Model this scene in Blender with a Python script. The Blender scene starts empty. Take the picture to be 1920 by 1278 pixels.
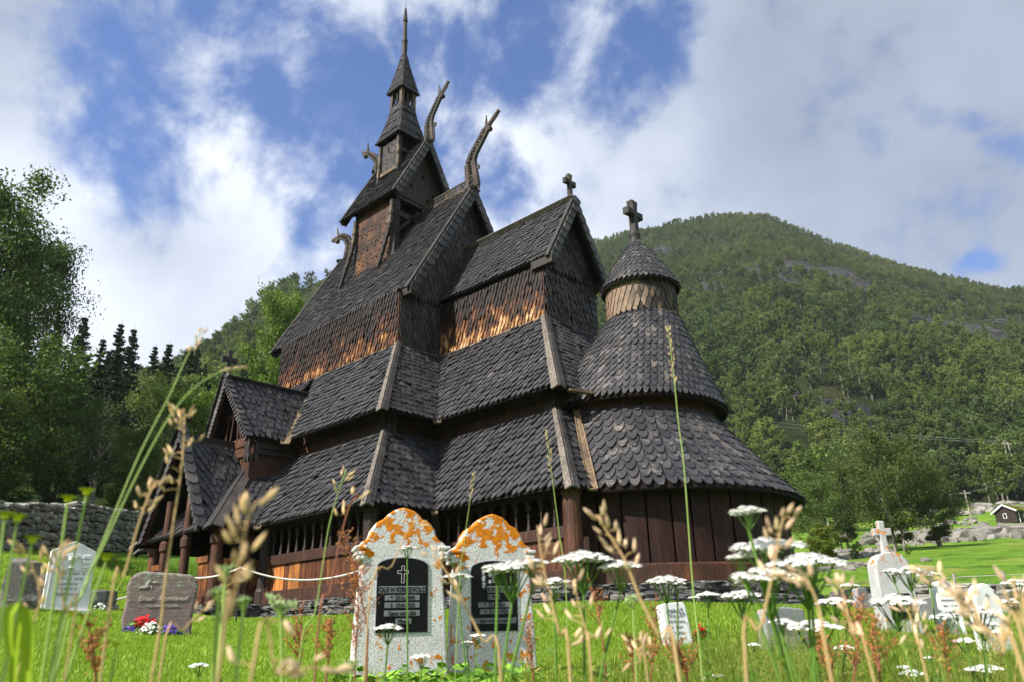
import bpy, math, random, bmesh
from mathutils import Vector, Matrix, noise
rnd = random.Random(7)
R = math.radians
SC = bpy.context.scene
# ------------------------------------------------------------------ camera
CAM = Vector((21.4045, -16.9042, -1.0328)); FPX = 1460.66
YAW, PITCH, ROLL = 0.7457, 0.36845, -0.0283
FWD = Vector((-math.sin(YAW)*math.cos(PITCH), math.cos(YAW)*math.cos(PITCH), math.sin(PITCH)))
RGT0 = Vector((math.cos(YAW), math.sin(YAW), 0)); UP0 = RGT0.cross(FWD)
RGT = RGT0*math.cos(ROLL) + UP0*math.sin(ROLL); UPV = UP0*math.cos(ROLL) - RGT0*math.sin(ROLL)
camd = bpy.data.cameras.new('camera'); cam = bpy.data.objects.new('camera', camd)
SC.collection.objects.link(cam); SC.camera = cam
cam.matrix_world = Matrix(((RGT.x, UPV.x, -FWD.x, CAM.x), (RGT.y, UPV.y, -FWD.y, CAM.y), (RGT.z, UPV.z, -FWD.z, CAM.z), (0, 0, 0, 1)))
camd.sensor_width = 36; camd.lens = FPX/1920*36; camd.clip_start = 0.05; camd.clip_end = 5000
camd.dof.use_dof = True; camd.dof.focus_distance = 17.0; camd.dof.aperture_fstop = 10.0
# ------------------------------------------------------------------ sun, sky, exposure
SUN_DIR = Vector((-0.22, -0.92, 0.84)).normalized()          # towards the sun
sund = bpy.data.lights.new('sun', 'SUN'); sund.energy = 4.2; sund.angle = R(0.6); sund.color = (1.0, 0.93, 0.82)
sun = bpy.data.objects.new('sun', sund); SC.collection.objects.link(sun)
sun.rotation_euler = SUN_DIR.to_track_quat('Z', 'Y').to_euler()
SC.view_settings.view_transform = 'Standard'; SC.view_settings.look = 'None'
SC.view_settings.exposure = 1.1; SC.view_settings.gamma = 1
world = bpy.data.worlds.new('World'); SC.world = world; world.use_nodes = True

def pix_dir(u, v):
    return (FWD + RGT*((u-960)/FPX) - UPV*((v-639)/FPX))

class NT:
    """small node-tree writer"""
    def __init__(s, tree): s.t = tree; s.n = tree.nodes; s.l = tree.links
    def node(s, typ, **kw):
        n = s.n.new(typ)
        for k, v in kw.items():
            if k.startswith('i_'):
                key = k[2:]; key = int(key) if key.isdigit() else key
                s.set(n.inputs[key], v)
            else: setattr(n, k, v)
        return n
    def set(s, inp, v):
        if isinstance(v, bpy.types.NodeSocket): s.l.new(v, inp)
        elif isinstance(v, bpy.types.Node): s.l.new(v.outputs[0], inp)
        else: inp.default_value = v
    def math(s, op, a, b=None, c=None, clamp=False):
        n = s.n.new('ShaderNodeMath'); n.operation = op; n.use_clamp = clamp
        s.set(n.inputs[0], a)
        if b is not None: s.set(n.inputs[1], b)
        if c is not None: s.set(n.inputs[2], c)
        return n.outputs[0]
    def vmath(s, op, a, b=None, scale=None):
        n = s.n.new('ShaderNodeVectorMath'); n.operation = op
        s.set(n.inputs[0], a)
        if b is not None: s.set(n.inputs[1], b)
        if scale is not None: s.set(n.inputs['Scale'], scale)
        return n.outputs['Value'] if op in ('DOT_PRODUCT', 'LENGTH', 'DISTANCE') else n.outputs[0]
    def ramp(s, fac, stops, interp='LINEAR'):
        n = s.n.new('ShaderNodeValToRGB'); n.color_ramp.interpolation = interp
        e = n.color_ramp.elements
        while len(e) < len(stops): e.new(0.5)
        for el, (p, c) in zip(e, stops):
            el.position = p; el.color = (c, c, c, 1) if isinstance(c, (int, float)) else (*c, 1)
        s.set(n.inputs[0], fac); return n.outputs[0]
    def noise(s, vec, scale=5, detail=4, rough=0.55, dist=0.0):
        n = s.n.new('ShaderNodeTexNoise'); s.set(n.inputs['Vector'], vec)
        n.inputs['Scale'].default_value = scale; n.inputs['Detail'].default_value = detail
        n.inputs['Roughness'].default_value = rough; n.inputs['Distortion'].default_value = dist
        return n.outputs[0]
    def mix(s, fac, a, b, blend='MIX'):
        n = s.n.new('ShaderNodeMix'); n.data_type = 'RGBA'; n.blend_type = blend
        s.set(n.inputs[0], fac)
        for i, v in ((6, a), (7, b)):
            if isinstance(v, tuple): v = (*v[:3], 1)
            s.set(n.inputs[i], v)
        return n.outputs[2]
    def scale(s, vec, x, y, z):
        n = s.n.new('ShaderNodeVectorMath'); n.operation = 'MULTIPLY'; s.set(n.inputs[0], vec); n.inputs[1].default_value = (x, y, z)
        return n.outputs[0]
    def smooth(s, v, a, b):
        n = s.n.new('ShaderNodeMapRange'); n.interpolation_type = 'SMOOTHSTEP'
        s.set(n.inputs[0], v); n.inputs[1].default_value = a; n.inputs[2].default_value = b
        return n.outputs[0]

def build_sky():
    w = NT(world.node_tree); w.n.clear()
    out = w.node('ShaderNodeOutputWorld'); bg = w.node('ShaderNodeBackground')
    w.l.new(bg.outputs[0], out.inputs[0]); bg.inputs[1].default_value = 0.15
    sky = w.node('ShaderNodeTexSky', sky_type='NISHITA'); sky.sun_disc = False
    sky.sun_elevation = math.asin(SUN_DIR.z); sky.sun_rotation = math.atan2(SUN_DIR.x, SUN_DIR.y)
    sky.air_density = 1.0; sky.dust_density = 0.35; sky.ozone_density = 2.5; sky.altitude = 400
    D = w.node('ShaderNodeTexCoord').outputs['Generated']
    D = w.vmath('NORMALIZE', D)
    sep = w.node('ShaderNodeSeparateXYZ', i_0=D)
    zz = w.math('MAXIMUM', w.math('ADD', sep.outputs[2], 0.10), 0.04)
    pl = w.node('ShaderNodeCombineXYZ', i_0=w.math('DIVIDE', sep.outputs[0], zz), i_1=w.math('DIVIDE', sep.outputs[1], zz)).outputs[0]
    wv = w.node('ShaderNodeTexNoise', i_Vector=D, i_Scale=3.0, i_Detail=3.0).outputs['Color']
    DD = w.vmath('ADD', D, w.vmath('SCALE', w.vmath('SUBTRACT', wv, (0.5, 0.5, 0.5)), scale=0.07))
    DR = w.node('ShaderNodeVectorRotate', i_Vector=DD, rotation_type='AXIS_ANGLE', i_Axis=(float(-FWD.x), float(-FWD.y), float(-FWD.z)), i_Angle=0.5).outputs[0]
    wisps = w.noise(DD, 7.5, 10, 0.60, 0.15)
    big = w.noise(D, 2.6, 5, 0.5, 0.2)
    fine = w.noise(DD, 21, 8, 0.62, 0.2)
    wrp = w.vmath('SCALE', w.vmath('SUBTRACT', w.node('ShaderNodeTexNoise', i_Vector=D, i_Scale=4.0, i_Detail=5.0).outputs['Color'], (0.5, 0.5, 0.5)), scale=0.25)
    DW = w.vmath('NORMALIZE', w.vmath('ADD', D, wrp))
    def blob(u, v, rad, soft=0.6):
        d = pix_dir(u, v).normalized()
        dist = w.vmath('DISTANCE', DW, tuple(d))
        return w.math('SUBTRACT', 1.0, w.smooth(dist, rad*(1-soft), rad*(1+soft)))
    def s_max(items):
        r = items[0]
        for it in items[1:]: r = w.math('MAXIMUM', r, it)
        return r
    blue = s_max([blob(430, 110, 0.19), blob(570, 190, 0.18), blob(290, 70, 0.12), blob(330, 270, 0.06), blob(700, 260, 0.13), blob(250, 170, 0.06),
                  blob(900, 120, 0.09), blob(960, 340, 0.07), blob(1020, 30, 0.09), blob(1180, 60, 0.07), blob(560, 350, 0.08), blob(870, 330, 0.08)])
    holes = s_max([blob(1735, 268, 0.028, .9), blob(1840, 225, 0.028, .9), blob(1900, 295, 0.022, .9), blob(1905, 525, .018, .9)])
    base = w.math('SUBTRACT', 0.98, w.math('MULTIPLY', blue, 0.92))
    base = w.math('SUBTRACT', base, w.math('MULTIPLY', holes, 0.62))
    wis = w.math('MULTIPLY', w.math('SUBTRACT', wisps, 0.48), 2.7)
    cov = w.math('ADD', base, wis, clamp=True)
    cov = w.math('ADD', cov, w.math('MULTIPLY', w.math('SUBTRACT', fine, 0.5), 0.75), clamp=True)
    cov = w.smooth(cov, 0.0, 0.95)
    # cloud body: white where thin or sunlit, grey where deep (upper right)
    dark = s_max([blob(1900, 60, 0.36, .8), blob(1500, 260, 0.22, .9), blob(0, 40, 0.16, .8), blob(330, 500, 0.10, .9)])
    white = s_max([blob(420, 620, 0.30, .8), blob(960, 420, 0.22, .8), blob(60, 330, 0.16, .8), blob(200, 380, .12, .8)])
    tone = w.math('ADD', w.math('MULTIPLY', big, 0.5), w.math('MULTIPLY', wisps, 0.5))
    br = w.math('ADD', 0.56, w.math('MULTIPLY', w.math('SUBTRACT', tone, 0.5), 0.8))
    br = w.math('ADD', br, w.math('MULTIPLY', white, 0.30))
    br = w.math('SUBTRACT', br, w.math('MULTIPLY', dark, 0.36), clamp=True)
    ccol = w.ramp(br, [(0.0, (0.80, 0.94, 1.28)), (0.4, (1.55, 1.80, 2.28)), (0.72, (2.8, 3.0, 3.4)), (1.0, (3.7, 3.8, 4.0))])
    skyc = w.mix(1.0, sky.outputs[0], (0.19, 0.37, 0.60), 'MULTIPLY')
    w.set(bg.inputs[0], w.mix(cov, skyc, ccol))
build_sky()

# ------------------------------------------------------------------ mesh helpers
class MB:
    def __init__(s): s.v = []; s.f = []; s.smooth = False
    def add(s, vs, fs):
        o = len(s.v); s.v.extend([tuple(p) for p in vs]); s.f.extend([tuple(i+o for i in f) for f in fs]); return s
    def hexa(s, p):  # 8 points: bottom 4 ccw, top 4 ccw
        return s.add(p, [(3, 2, 1, 0), (4, 5, 6, 7), (0, 1, 5, 4), (1, 2, 6, 5), (2, 3, 7, 6), (3, 0, 4, 7)])
    def box(s, c, d, M=None):
        x, y, z = d[0]/2, d[1]/2, d[2]/2; c = Vector(c)
        P = [Vector(q) for q in ((-x, -y, -z), (x, -y, -z), (x, y, -z), (-x, y, -z), (-x, -y, z), (x, -y, z), (x, y, z), (-x, y, z))]
        if M is not None: P = [M @ q for q in P]
        return s.hexa([q+c for q in P])
    def beam(s, a, b, w, h, up=(0, 0, 1), taper=1.0):
        a, b = Vector(a), Vector(b); d = (b-a).normalized(); up = Vector(up)
        side = d.cross(up).normalized(); u = side.cross(d).normalized()
        P = []
        for q, k in ((a, 1.0), (b, taper)):
            P += [q-side*w/2*k-u*h/2*k, q+side*w/2*k-u*h/2*k, q+side*w/2*k+u*h/2*k, q-side*w/2*k+u*h/2*k]
        return s.add(P, [(0, 1, 2, 3), (7, 6, 5, 4), (0, 4, 5, 1), (1, 5, 6, 2), (2, 6, 7, 3), (3, 7, 4, 0)])
    def tube(s, pts, rad, n=8, cap=True):
        pts = [Vector(p) for p in pts]; rad = rad if isinstance(rad, (list, tuple)) else [rad]*len(pts)
        o = len(s.v); prev = None
        for i, p in enumerate(pts):
            d = (pts[min(i+1, len(pts)-1)]-pts[max(i-1, 0)]).normalized()
            if prev is None:
                a = d.orthogonal().normalized()
            else:
                a = (prev - d*prev.dot(d)).normalized()
            prev = a; b = d.cross(a)
            for k in range(n):
                t = 2*math.pi*k/n; s.v.append(tuple(p+(a*math.cos(t)+b*math.sin(t))*rad[i]))
        for i in range(len(pts)-1):
            for k in range(n):
                s.f.append((o+i*n+k, o+i*n+(k+1) % n, o+(i+1)*n+(k+1) % n, o+(i+1)*n+k))
        if cap:
            s.f.append(tuple(o+k for k in reversed(range(n)))); s.f.append(tuple(o+(len(pts)-1)*n+k for k in range(n)))
        return s
    def lathe(s, prof, c=(0, 0, 0), n=24, a0=0, a1=2*math.pi):
        full = abs(a1-a0-2*math.pi) < 1e-6; m = n if full else n+1; o = len(s.v); c = Vector(c)
        for r, z in prof:
            for k in range(m):
                t = a0+(a1-a0)*k/n; s.v.append((c.x+r*math.cos(t), c.y+r*math.sin(t), c.z+z))
        for i in range(len(prof)-1):
            for k in range(n):
                k2 = (k+1) % m; s.f.append((o+i*m+k, o+i*m+k2, o+(i+1)*m+k2, o+(i+1)*m+k))
        return s
    def poly(s, pts, th):  # extruded polygon by vector th
        pts = [Vector(p) for p in pts]; th = Vector(th); n = len(pts)
        return s.add(pts+[p+th for p in pts], [tuple(reversed(range(n))), tuple(range(n, 2*n))]+[(i, (i+1) % n, n+(i+1) % n, n+i) for i in range(n)])
    def join(s, o): return s.add(o.v, o.f)
    def build(s, name, mat, parent=None, smooth=None, bevel=0, loc=None, fix=True):
        me = bpy.data.meshes.new(name); me.from_pydata(s.v, [], s.f)
        if fix and len(s.f) < 60000:
            bm = bmesh.new(); bm.from_mesh(me); bmesh.ops.recalc_face_normals(bm, faces=bm.faces); bm.to_mesh(me); bm.free()
        me.update()
        if smooth if smooth is not None else s.smooth:
            me.polygons.foreach_set('use_smooth', [True]*len(me.polygons))
        ob = bpy.data.objects.new(name, me); SC.collection.objects.link(ob)
        for m in (mat if isinstance(mat, list) else [mat]): me.materials.append(m)
        if loc is not None: ob.location = loc
        if parent is not None: ob.parent = parent
        if bevel:
            b = ob.modifiers.new('bevel', 'BEVEL'); b.width = bevel; b.segments = 2; b.limit_method = 'ANGLE'
        return ob
def build_each(mb, name, mat, parent=None, **k):
    par = list(range(len(mb.v)))
    def find(i):
        while par[i] != i: par[i] = par[par[i]]; i = par[i]
        return i
    for f in mb.f:
        a = find(f[0])
        for q in f[1:]: par[find(q)] = a
    groups = {}
    for f in mb.f: groups.setdefault(find(f[0]), []).append(f)
    out = []
    for fs in groups.values():
        ids = sorted({q for f in fs for q in f}); mp = {q: i for i, q in enumerate(ids)}; m = MB(); m.v = [mb.v[q] for q in ids]; m.f = [tuple(mp[q] for q in f) for f in fs]
        out.append(m.build(name, mat, parent, **k))
    return out
def tag(o, label=None, cat=None, group=None, kind=None):
    for k, v in (('label', label), ('category', cat), ('group', group), ('kind', kind)):
        if v: o[k] = v
    return o
def empty(name, loc=(0, 0, 0), rz=0, rot=None):
    o = bpy.data.objects.new(name, None); SC.collection.objects.link(o); o.location = loc
    o.rotation_euler = rot if rot is not None else (0, 0, rz); o.empty_display_size = 0.3; return o
def copy_tree(o, parent=None):
    c = o.copy(); SC.collection.objects.link(c)
    if parent is not None: c.parent = parent
    for ch in o.children: copy_tree(ch, c)
    return c
def lerp(a, b, t): return a+(b-a)*t

# ------------------------------------------------------------------ materials
def mat(name, fn, rough=0.8, spec=0.3):
    m = bpy.data.materials.new(name); m.use_nodes = True
    w = NT(m.node_tree); b = m.node_tree.nodes['Principled BSDF']
    b.inputs['Roughness'].default_value = rough; b.inputs['Specular IOR Level'].default_value = spec
    co = w.node('ShaderNodeTexCoord').outputs['Object']
    fn(w, b, co); return m
def bump(w, b, h, strength=0.4, dist=0.02):
    n = w.node('ShaderNodeBump'); n.inputs['Strength'].default_value = strength; n.inputs['Distance'].default_value = dist
    w.set(n.inputs['Height'], h); w.set(b.inputs['Normal'], n.outputs[0])
def island(w): return w.node('ShaderNodeNewGeometry').outputs['Random Per Island']
def flat_mat(name, col, rough=0.8, spec=0.3, var=0.12, sc=30):
    def fn(w, b, co):
        n = w.noise(co, sc, 4)
        w.set(b.inputs['Base Color'], w.mix(n, tuple(c*(1-var) for c in col), tuple(c*(1+var) for c in col)))
        bump(w, b, n, 0.15, 0.01)
    return mat(name, fn, rough, spec)
def shingle_mat(name, stops, pale=0.16, rough=0.5, spec=0.5, patina=None):
    def fn(w, b, co):
        r = island(w)
        c = w.ramp(r, stops)
        grain = w.noise(co, 38, 5, 0.7)
        blot = w.noise(co, 1.3, 4, 0.6)
        c = w.mix(1.0, c, w.ramp(grain, [(0.3, 0.62), (0.7, 1.35)]), 'MULTIPLY')
        c = w.mix(1.0, c, w.ramp(blot, [(0.3, 0.72), (0.7, 1.28)]), 'MULTIPLY')
        lich = w.smooth(w.math('MULTIPLY', w.noise(co, 9, 5, 0.7), w.noise(co, 2.2, 3)), 0.28, 0.38)
        c = w.mix(w.math('MULTIPLY', lich, pale), c, (0.34, 0.31, 0.27))
        if patina: c = patina(w, c, co)
        w.set(b.inputs['Base Color'], c)
        w.set(b.inputs['Roughness'], w.ramp(grain, [(0.3, rough-0.1), (0.8, rough+0.25)]))
        streak = w.noise(w.scale(co, 1, 1, 0.3), 26, 4, 0.7)
        bump(w, b, w.math('ADD', grain, streak), 0.6, 0.014)
    return mat(name, fn, rough, spec)
ROOFS = [(0, (0.020, 0.020, 0.024)), (0.5, (0.030, 0.030, 0.036)), (0.94, (0.040, 0.039, 0.046)), (0.99, (0.055, 0.052, 0.057)), (1, (0.11, 0.095, 0.09))]
M = {}
M['roof'] = shingle_mat('tarred_shingles', ROOFS, 0.12)
M['roof_pale'] = shingle_mat('weathered_shingles', [(0, (0.019, 0.019, 0.023)), (0.5, (0.032, 0.031, 0.037)), (0.93, (0.046, 0.043, 0.048)), (1, (0.13, 0.11, 0.10))], 0.3)
M['roof_top'] = shingle_mat('black_tarred_shingles', [(0, (0.012, 0.011, 0.012)), (0.5, (0.021, 0.020, 0.023)), (0.93, (0.034, 0.031, 0.034)), (1, (0.10, 0.085, 0.075))], 0.12)
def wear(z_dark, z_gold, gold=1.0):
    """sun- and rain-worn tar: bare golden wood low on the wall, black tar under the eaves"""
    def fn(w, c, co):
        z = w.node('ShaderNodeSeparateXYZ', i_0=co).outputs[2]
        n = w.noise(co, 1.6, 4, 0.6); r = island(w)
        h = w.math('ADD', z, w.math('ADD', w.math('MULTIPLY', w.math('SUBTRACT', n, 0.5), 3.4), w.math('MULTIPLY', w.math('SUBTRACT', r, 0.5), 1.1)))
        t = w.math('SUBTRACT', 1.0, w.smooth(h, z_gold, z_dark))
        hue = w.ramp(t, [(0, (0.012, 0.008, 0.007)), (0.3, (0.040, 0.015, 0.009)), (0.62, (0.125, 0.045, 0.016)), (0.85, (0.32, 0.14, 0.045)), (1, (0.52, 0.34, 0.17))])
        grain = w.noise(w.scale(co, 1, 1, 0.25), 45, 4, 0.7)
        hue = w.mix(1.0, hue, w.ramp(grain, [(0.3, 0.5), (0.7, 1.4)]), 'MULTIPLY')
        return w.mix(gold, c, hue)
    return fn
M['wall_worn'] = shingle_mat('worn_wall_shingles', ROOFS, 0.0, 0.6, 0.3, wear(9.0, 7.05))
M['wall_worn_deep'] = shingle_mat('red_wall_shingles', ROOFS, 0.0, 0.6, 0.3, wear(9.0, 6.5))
M['wall_dark'] = shingle_mat('dark_wall_shingles', [(0, (0.012, 0.010, 0.010)), (0.6, (0.030, 0.026, 0.025)), (1, (0.06, 0.048, 0.042))], 0.1)
def drum_patina(w, c, co):  # paler towards the south-west side, uneven from shingle to shingle
    sp = w.node('ShaderNodeSeparateXYZ', i_0=co)
    az = w.math('SUBTRACT', w.math('MULTIPLY', w.math('SUBTRACT', sp.outputs[1], 0.3), -1.0), w.math('SUBTRACT', sp.outputs[0], 10.5))
    t = w.smooth(w.math('ADD', az, w.math('MULTIPLY', w.math('SUBTRACT', island(w), 0.5), 0.8)), -0.1, 0.7)
    return w.mix(w.math('MULTIPLY', t, 0.85), c, w.mix(w.noise(co, 7, 4), (0.10, 0.065, 0.045), (0.38, 0.27, 0.19)))
M['drum'] = shingle_mat('drum_shingles', [(0, (0.02, 0.016, 0.014)), (0.7, (0.05, 0.04, 0.034)), (1, (0.12, 0.08, 0.05))], 0.1, 0.65, 0.3, drum_patina)
def plank_mat(name, a, b_, c_=None, rough=0.6, spec=0.35, axis='z', stretch=0.12):
    def fn(w, b, co):
        s = (1, 1, stretch) if axis == 'z' else ((stretch, 1, 1) if axis == 'x' else (1, stretch, 1))
        g = w.noise(w.scale(co, *s), 42, 5, 0.7); r = island(w); bl = w.noise(co, 1.7, 3)
        c = w.mix(w.ramp(g, [(0.3, 0), (0.72, 1)]), a, b_)
        if c_ is not None:
            c = w.mix(w.smooth(w.math('ADD', w.math('MULTIPLY', r, 0.75), w.math('MULTIPLY', bl, 0.5)), 0.55, 0.95), c, w.mix(g, tuple(x*0.6 for x in c_), c_))
        c = w.mix(1.0, c, w.ramp(bl, [(0.3, 0.75), (0.7, 1.25)]), 'MULTIPLY')
        sc = (1, 1, .05) if axis == 'z' else (.05, 1, 1); st = w.noise(w.scale(co, *sc), 17, 6, 0.7, 0.6); crack = w.smooth(w.math('ABSOLUTE', w.math('SUBTRACT', st, 0.5)), 0.0, 0.025)
        c = w.mix(1.0, c, w.ramp(st, [(0.35, 0.6), (0.65, 1.5)]), 'MULTIPLY'); c = w.mix(1.0, c, w.ramp(crack, [(0, 0.3), (1, 1.0)]), 'MULTIPLY')
        w.set(b.inputs['Base Color'], c); bump(w, b, g, 0.5, 0.01)
    return mat(name, fn, rough, spec)
M['tar'] = plank_mat('tarred_wood', (0.012, 0.008, 0.007), (0.040, 0.023, 0.018))
M['tar_red'] = plank_mat('reddish_tarred_wood', (0.022, 0.010, 0.007), (0.075, 0.030, 0.018), (0.12, 0.045, 0.02))
M['apse_plank'] = plank_mat('apse_tarred_planks', (0.010, 0.0045, 0.004), (0.040, 0.014, 0.010), rough=0.62, spec=0.22)
M['orange'] = plank_mat('worn_orange_planks', (0.035, 0.013, 0.007), (0.15, 0.048, 0.016), (0.50, 0.19, 0.045))
M['post'] = plank_mat('worn_post_wood', (0.025, 0.011, 0.008), (0.09, 0.033, 0.018), (0.2, 0.08, 0.035))
M['greywood'] = plank_mat('silvered_board', (0.06, 0.052, 0.045), (0.22, 0.19, 0.16), (0.42, 0.36, 0.30), rough=0.75)
M['darkboard'] = plank_mat('dark_grey_board', (0.010, 0.010, 0.011), (0.036, 0.033, 0.034), (0.07, 0.06, 0.055), rough=0.65)
M['carved'] = plank_mat('carved_grey_wood', (0.010, 0.008, 0.007), (0.048, 0.039, 0.033), (0.15, 0.11, 0.08), rough=0.75)
M['goldboard'] = plank_mat('carved_gold_board', (0.010, 0.006, 0.005), (0.040, 0.015, 0.008), (0.22, 0.085, 0.022))
M['palewood'] = plank_mat('bleached_board', (0.05, 0.036, 0.026), (0.19, 0.135, 0.09), (0.32, 0.22, 0.13), rough=0.8)
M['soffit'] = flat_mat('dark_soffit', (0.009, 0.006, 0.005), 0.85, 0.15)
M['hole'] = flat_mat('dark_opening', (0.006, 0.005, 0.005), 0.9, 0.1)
# ------------------------------------------------------------------ the stave church
xN, yN, xC, yC, xW = 3.777, 2.957, 8.221, 1.218, -3.0
a1, a2, a1C, a2C, bN, bC = 1.601, 3.479, 1.487, 3.243, 2.145, 2.009
zAe, zAt, zBe, zBt = 1.9, 4.219, 4.616, 7.55
xA, rA = 10.025, 3.98
CH = empty('stave_church', (0, 0, 0))
tag(CH, 'dark tarred wooden stave church with stacked shingled roofs, dragon heads and a spire', 'church')
def V(*a): return Vector(a)
def my(p): return Vector((p[0], -p[1], p[2]))
ST = {'round': [(-.5, 2.25), (-.5, 1.05), (-.40, .60), (-.20, .14), (0, 0), (.20, .14), (.40, .60), (.5, 1.05), (.5, 2.25)],
      'point': [(-.5, 2.25), (-.5, 1.08), (-.33, .62), (-.10, .05), (0, 0), (.10, .05), (.33, .62), (.5, 1.08), (.5, 2.25)],
      'blunt': [(-.5, 2.25), (-.5, .9), (-.47, .45), (-.30, .08), (0, 0), (.30, .08), (.47, .45), (.5, .9), (.5, 2.25)]}
def shingles(mb, S, H, w, e, sl, sr, style='round', th=0.018, clamp=True, lift=2.3):
    out = ST[style]; rows = int(math.ceil(H/e))
    for i in range(rows):
        h0 = i*e; a, b = sl(h0)-w*.6, sr(h0)+w*.6
        k0 = int(math.floor(a/w)); k1 = int(math.ceil(b/w))
        for k in range(k0, k1+1):
            s0 = (k+.5*(i % 2))*w
            if s0 < a or s0 > b: continue
            if rnd.random() < 0.012: continue
            jh = rnd.uniform(-.10, .10)*e*(2 if rnd.random() < .06 else 1); ja = rnd.uniform(-.06, .06); ww = w*rnd.uniform(.86, .96); js = rnd.uniform(-.02, .02)*w
            lf = lift*rnd.uniform(.85, 1.5); base = len(mb.v); tops = []; L = out[0][1]*e
            hmax = H
            for (ps, ph) in out:
                dh = ph*e; hh = min(max(h0+dh+jh, h0-.05*e if i == 0 else 0), hmax+.01); ss = s0+js+ps*ww+ja*(dh-L)
                if clamp: ss = min(max(ss, sl(hh)), sr(hh))
                p, n = S(ss, hh); tops.append((p+n*(th*lf*(1-dh/L)+.006), n))
            mb.v.extend([tuple(p) for p, n in tops]); m = len(out)
            mb.v.extend([tuple(p-n*th*1.15) for p, n in tops[1:m-1]])
            mb.f.append(tuple(base+q for q in range(m)))
            for q in range(1, m-2):
                mb.f.append((base+q+1, base+q, base+m+q-1, base+m+q))
def flat_patch(mb, P0, P1, Q0, Q1, w, e, style='round', th=0.018, slab=None, slab_t=0.07, lift=2.3):
    P0, P1, Q0, Q1 = map(Vector, (P0, P1, Q0, Q1)); ex = (P1-P0).normalized(); n = ex.cross(Q0-P0)
    if n.length < 1e-6: n = ex.cross(Q1-P0)
    n.normalize(); eh = n.cross(ex); H = (Q0-P0).dot(eh); LL = (P1-P0).length
    dl = (Q0-P0).dot(ex)/H; dr = (Q1-P1).dot(ex)/H
    off = P0.dot(ex)
    def S(s, h): return P0+ex*(s-off)+eh*h, n
    shingles(mb, S, H, w, e, lambda h: off+dl*h, lambda h: off+LL+dr*h, style, th, lift=lift)
    if slab is not None:
        i = Vector(n)*-0.004
        slab.poly([P0+i+eh*.03, P1+i+eh*.03, Q1+i, Q0+i], n*-slab_t)
    return n
class Pair:
    def __init__(s, w=.2, e=.2, style='round', th=.018): s.sh = MB(); s.sl = MB(); s.a = (w, e, style, th)
    def face(s, P0, P1, Q0, Q1, mirror=False, **k):
        n = flat_patch(s.sh, P0, P1, Q0, Q1, *s.a, slab=s.sl, **k)
        if mirror: flat_patch(s.sh, my(P1), my(P0), my(Q1), my(Q0), *s.a, slab=s.sl, **k)
        return n
    def build(s, name, parent, m='roof', under='soffit'):
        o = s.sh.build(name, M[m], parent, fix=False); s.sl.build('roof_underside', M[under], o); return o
def hip_board(name, a, b, n1, n2, w=.14, t=.045, m1='greywood', parent=None, lift=.06):
    a, b = Vector(a), Vector(b); d = (b-a).normalized(); mb = MB()
    for n, o in ((Vector(n1), Vector(n2)), (Vector(n2), Vector(n1))):
        t1 = n.cross(d).normalized()
        if t1.dot(o) > 0: t1 = -t1
        top = (n+o).normalized()*lift
        aa, bb = a+top-d*.10, b+top+d*.04
        mb.poly([aa, bb, bb+t1*w*.8, aa+t1*w*1.15], n*t)
    o = mb.build(name, [M[m1], M['darkboard']], parent, bevel=.006)
    for i, p in enumerate(o.data.polygons): p.material_index = 0 if i < len(o.data.polygons)//2 else 1  # sun and shade put into the board colours: first face pale, second dark
    return o
def valley_board(a, b, n1, n2, w=.24, parent=None):
    a, b = Vector(a), Vector(b); d = (b-a).normalized(); n = (Vector(n1)+Vector(n2)).normalized(); s = d.cross(n).normalized(); mb = MB()
    aa = a+n*.045-d*.12; bb = b+n*.045
    mb.poly([aa-s*w/2, aa+s*w/2, bb+s*w*.35, bb-s*w*.35], n*-.05)
    for sg in (-1, 1): mb.beam(aa+s*w/2*sg, bb+s*w*.35*sg, .025, .05, n)
    return mb.build('valley_gutter', M['palewood'], parent)
# ---- gallery roof (lowest)
def ringpts(off_n, off_c, z):
    return dict(SE=V(xN+off_n, -(yN+off_n), z), NV=V(xN+off_n, -(yC+off_c), z), CE=V(xC+off_c, -(yC+off_c), z))
Ae, At = ringpts(a2, a2C, zAe), ringpts(a1, a1C, zAt)
Be, Bt = ringpts(bN, bC, zBe), ringpts(0, 0, zBt)
WA = -4.75
PXe, PXi = 2.35, 2.65    # porch corner and its inner valley
pe_s, pe_v = V(PXe, -7.5, zAe), V(PXi, -6.436, zAe); pt_s, pt_v = V(.22, -5.42, zAt), V(.47, -4.56, zAt)
A = Pair(.205, .225, th=.032)
nS = A.face(pe_v, Ae['SE'], pt_v, At['SE'])
flat_patch(A.sh, my(Ae['SE']), V(WA, 6.436, zAe), my(At['SE']), V(-3.9, 4.56, zAt),   .205, .225, th=.032, slab=A.sl)
nE = A.face(Ae['SE'], Ae['NV'], At['SE'], At['NV'], mirror=True)
A.face(Ae['NV'], Ae['CE'], At['NV'], At['CE'], mirror=True)
A.face(Ae['CE'], my(Ae['CE']), At['CE'], my(At['CE']))
A.face(V(WA, -6.436, zAe), V(-PXi, -6.436, zAe), V(-3.9, -4.56, zAt), V(-.47, -4.56, zAt))
A.face(V(WA, 6.436, zAe), V(WA, -6.436, zAe), V(-3.9, 4.56, zAt), V(-3.9, -4.56, zAt))
ga = A.build('gallery_roof', CH)
hip_board('hip_board', Ae['SE'], At['SE'], nS, nE, parent=ga)
hip_board('hip_board', Ae['CE'], At['CE'], nS, nE, parent=ga)
hip_board('hip_board', my(Ae['SE']), my(At['SE']), my(nS), nE, parent=ga)
hip_board('hip_board', V(WA, -6.436, zAe), V(-3.9, -4.56, zAt), nS, (-nE.x, 0, nE.z), parent=ga)
valley_board(Ae['NV'], At['NV'], nS, nE, .14, ga)
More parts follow.
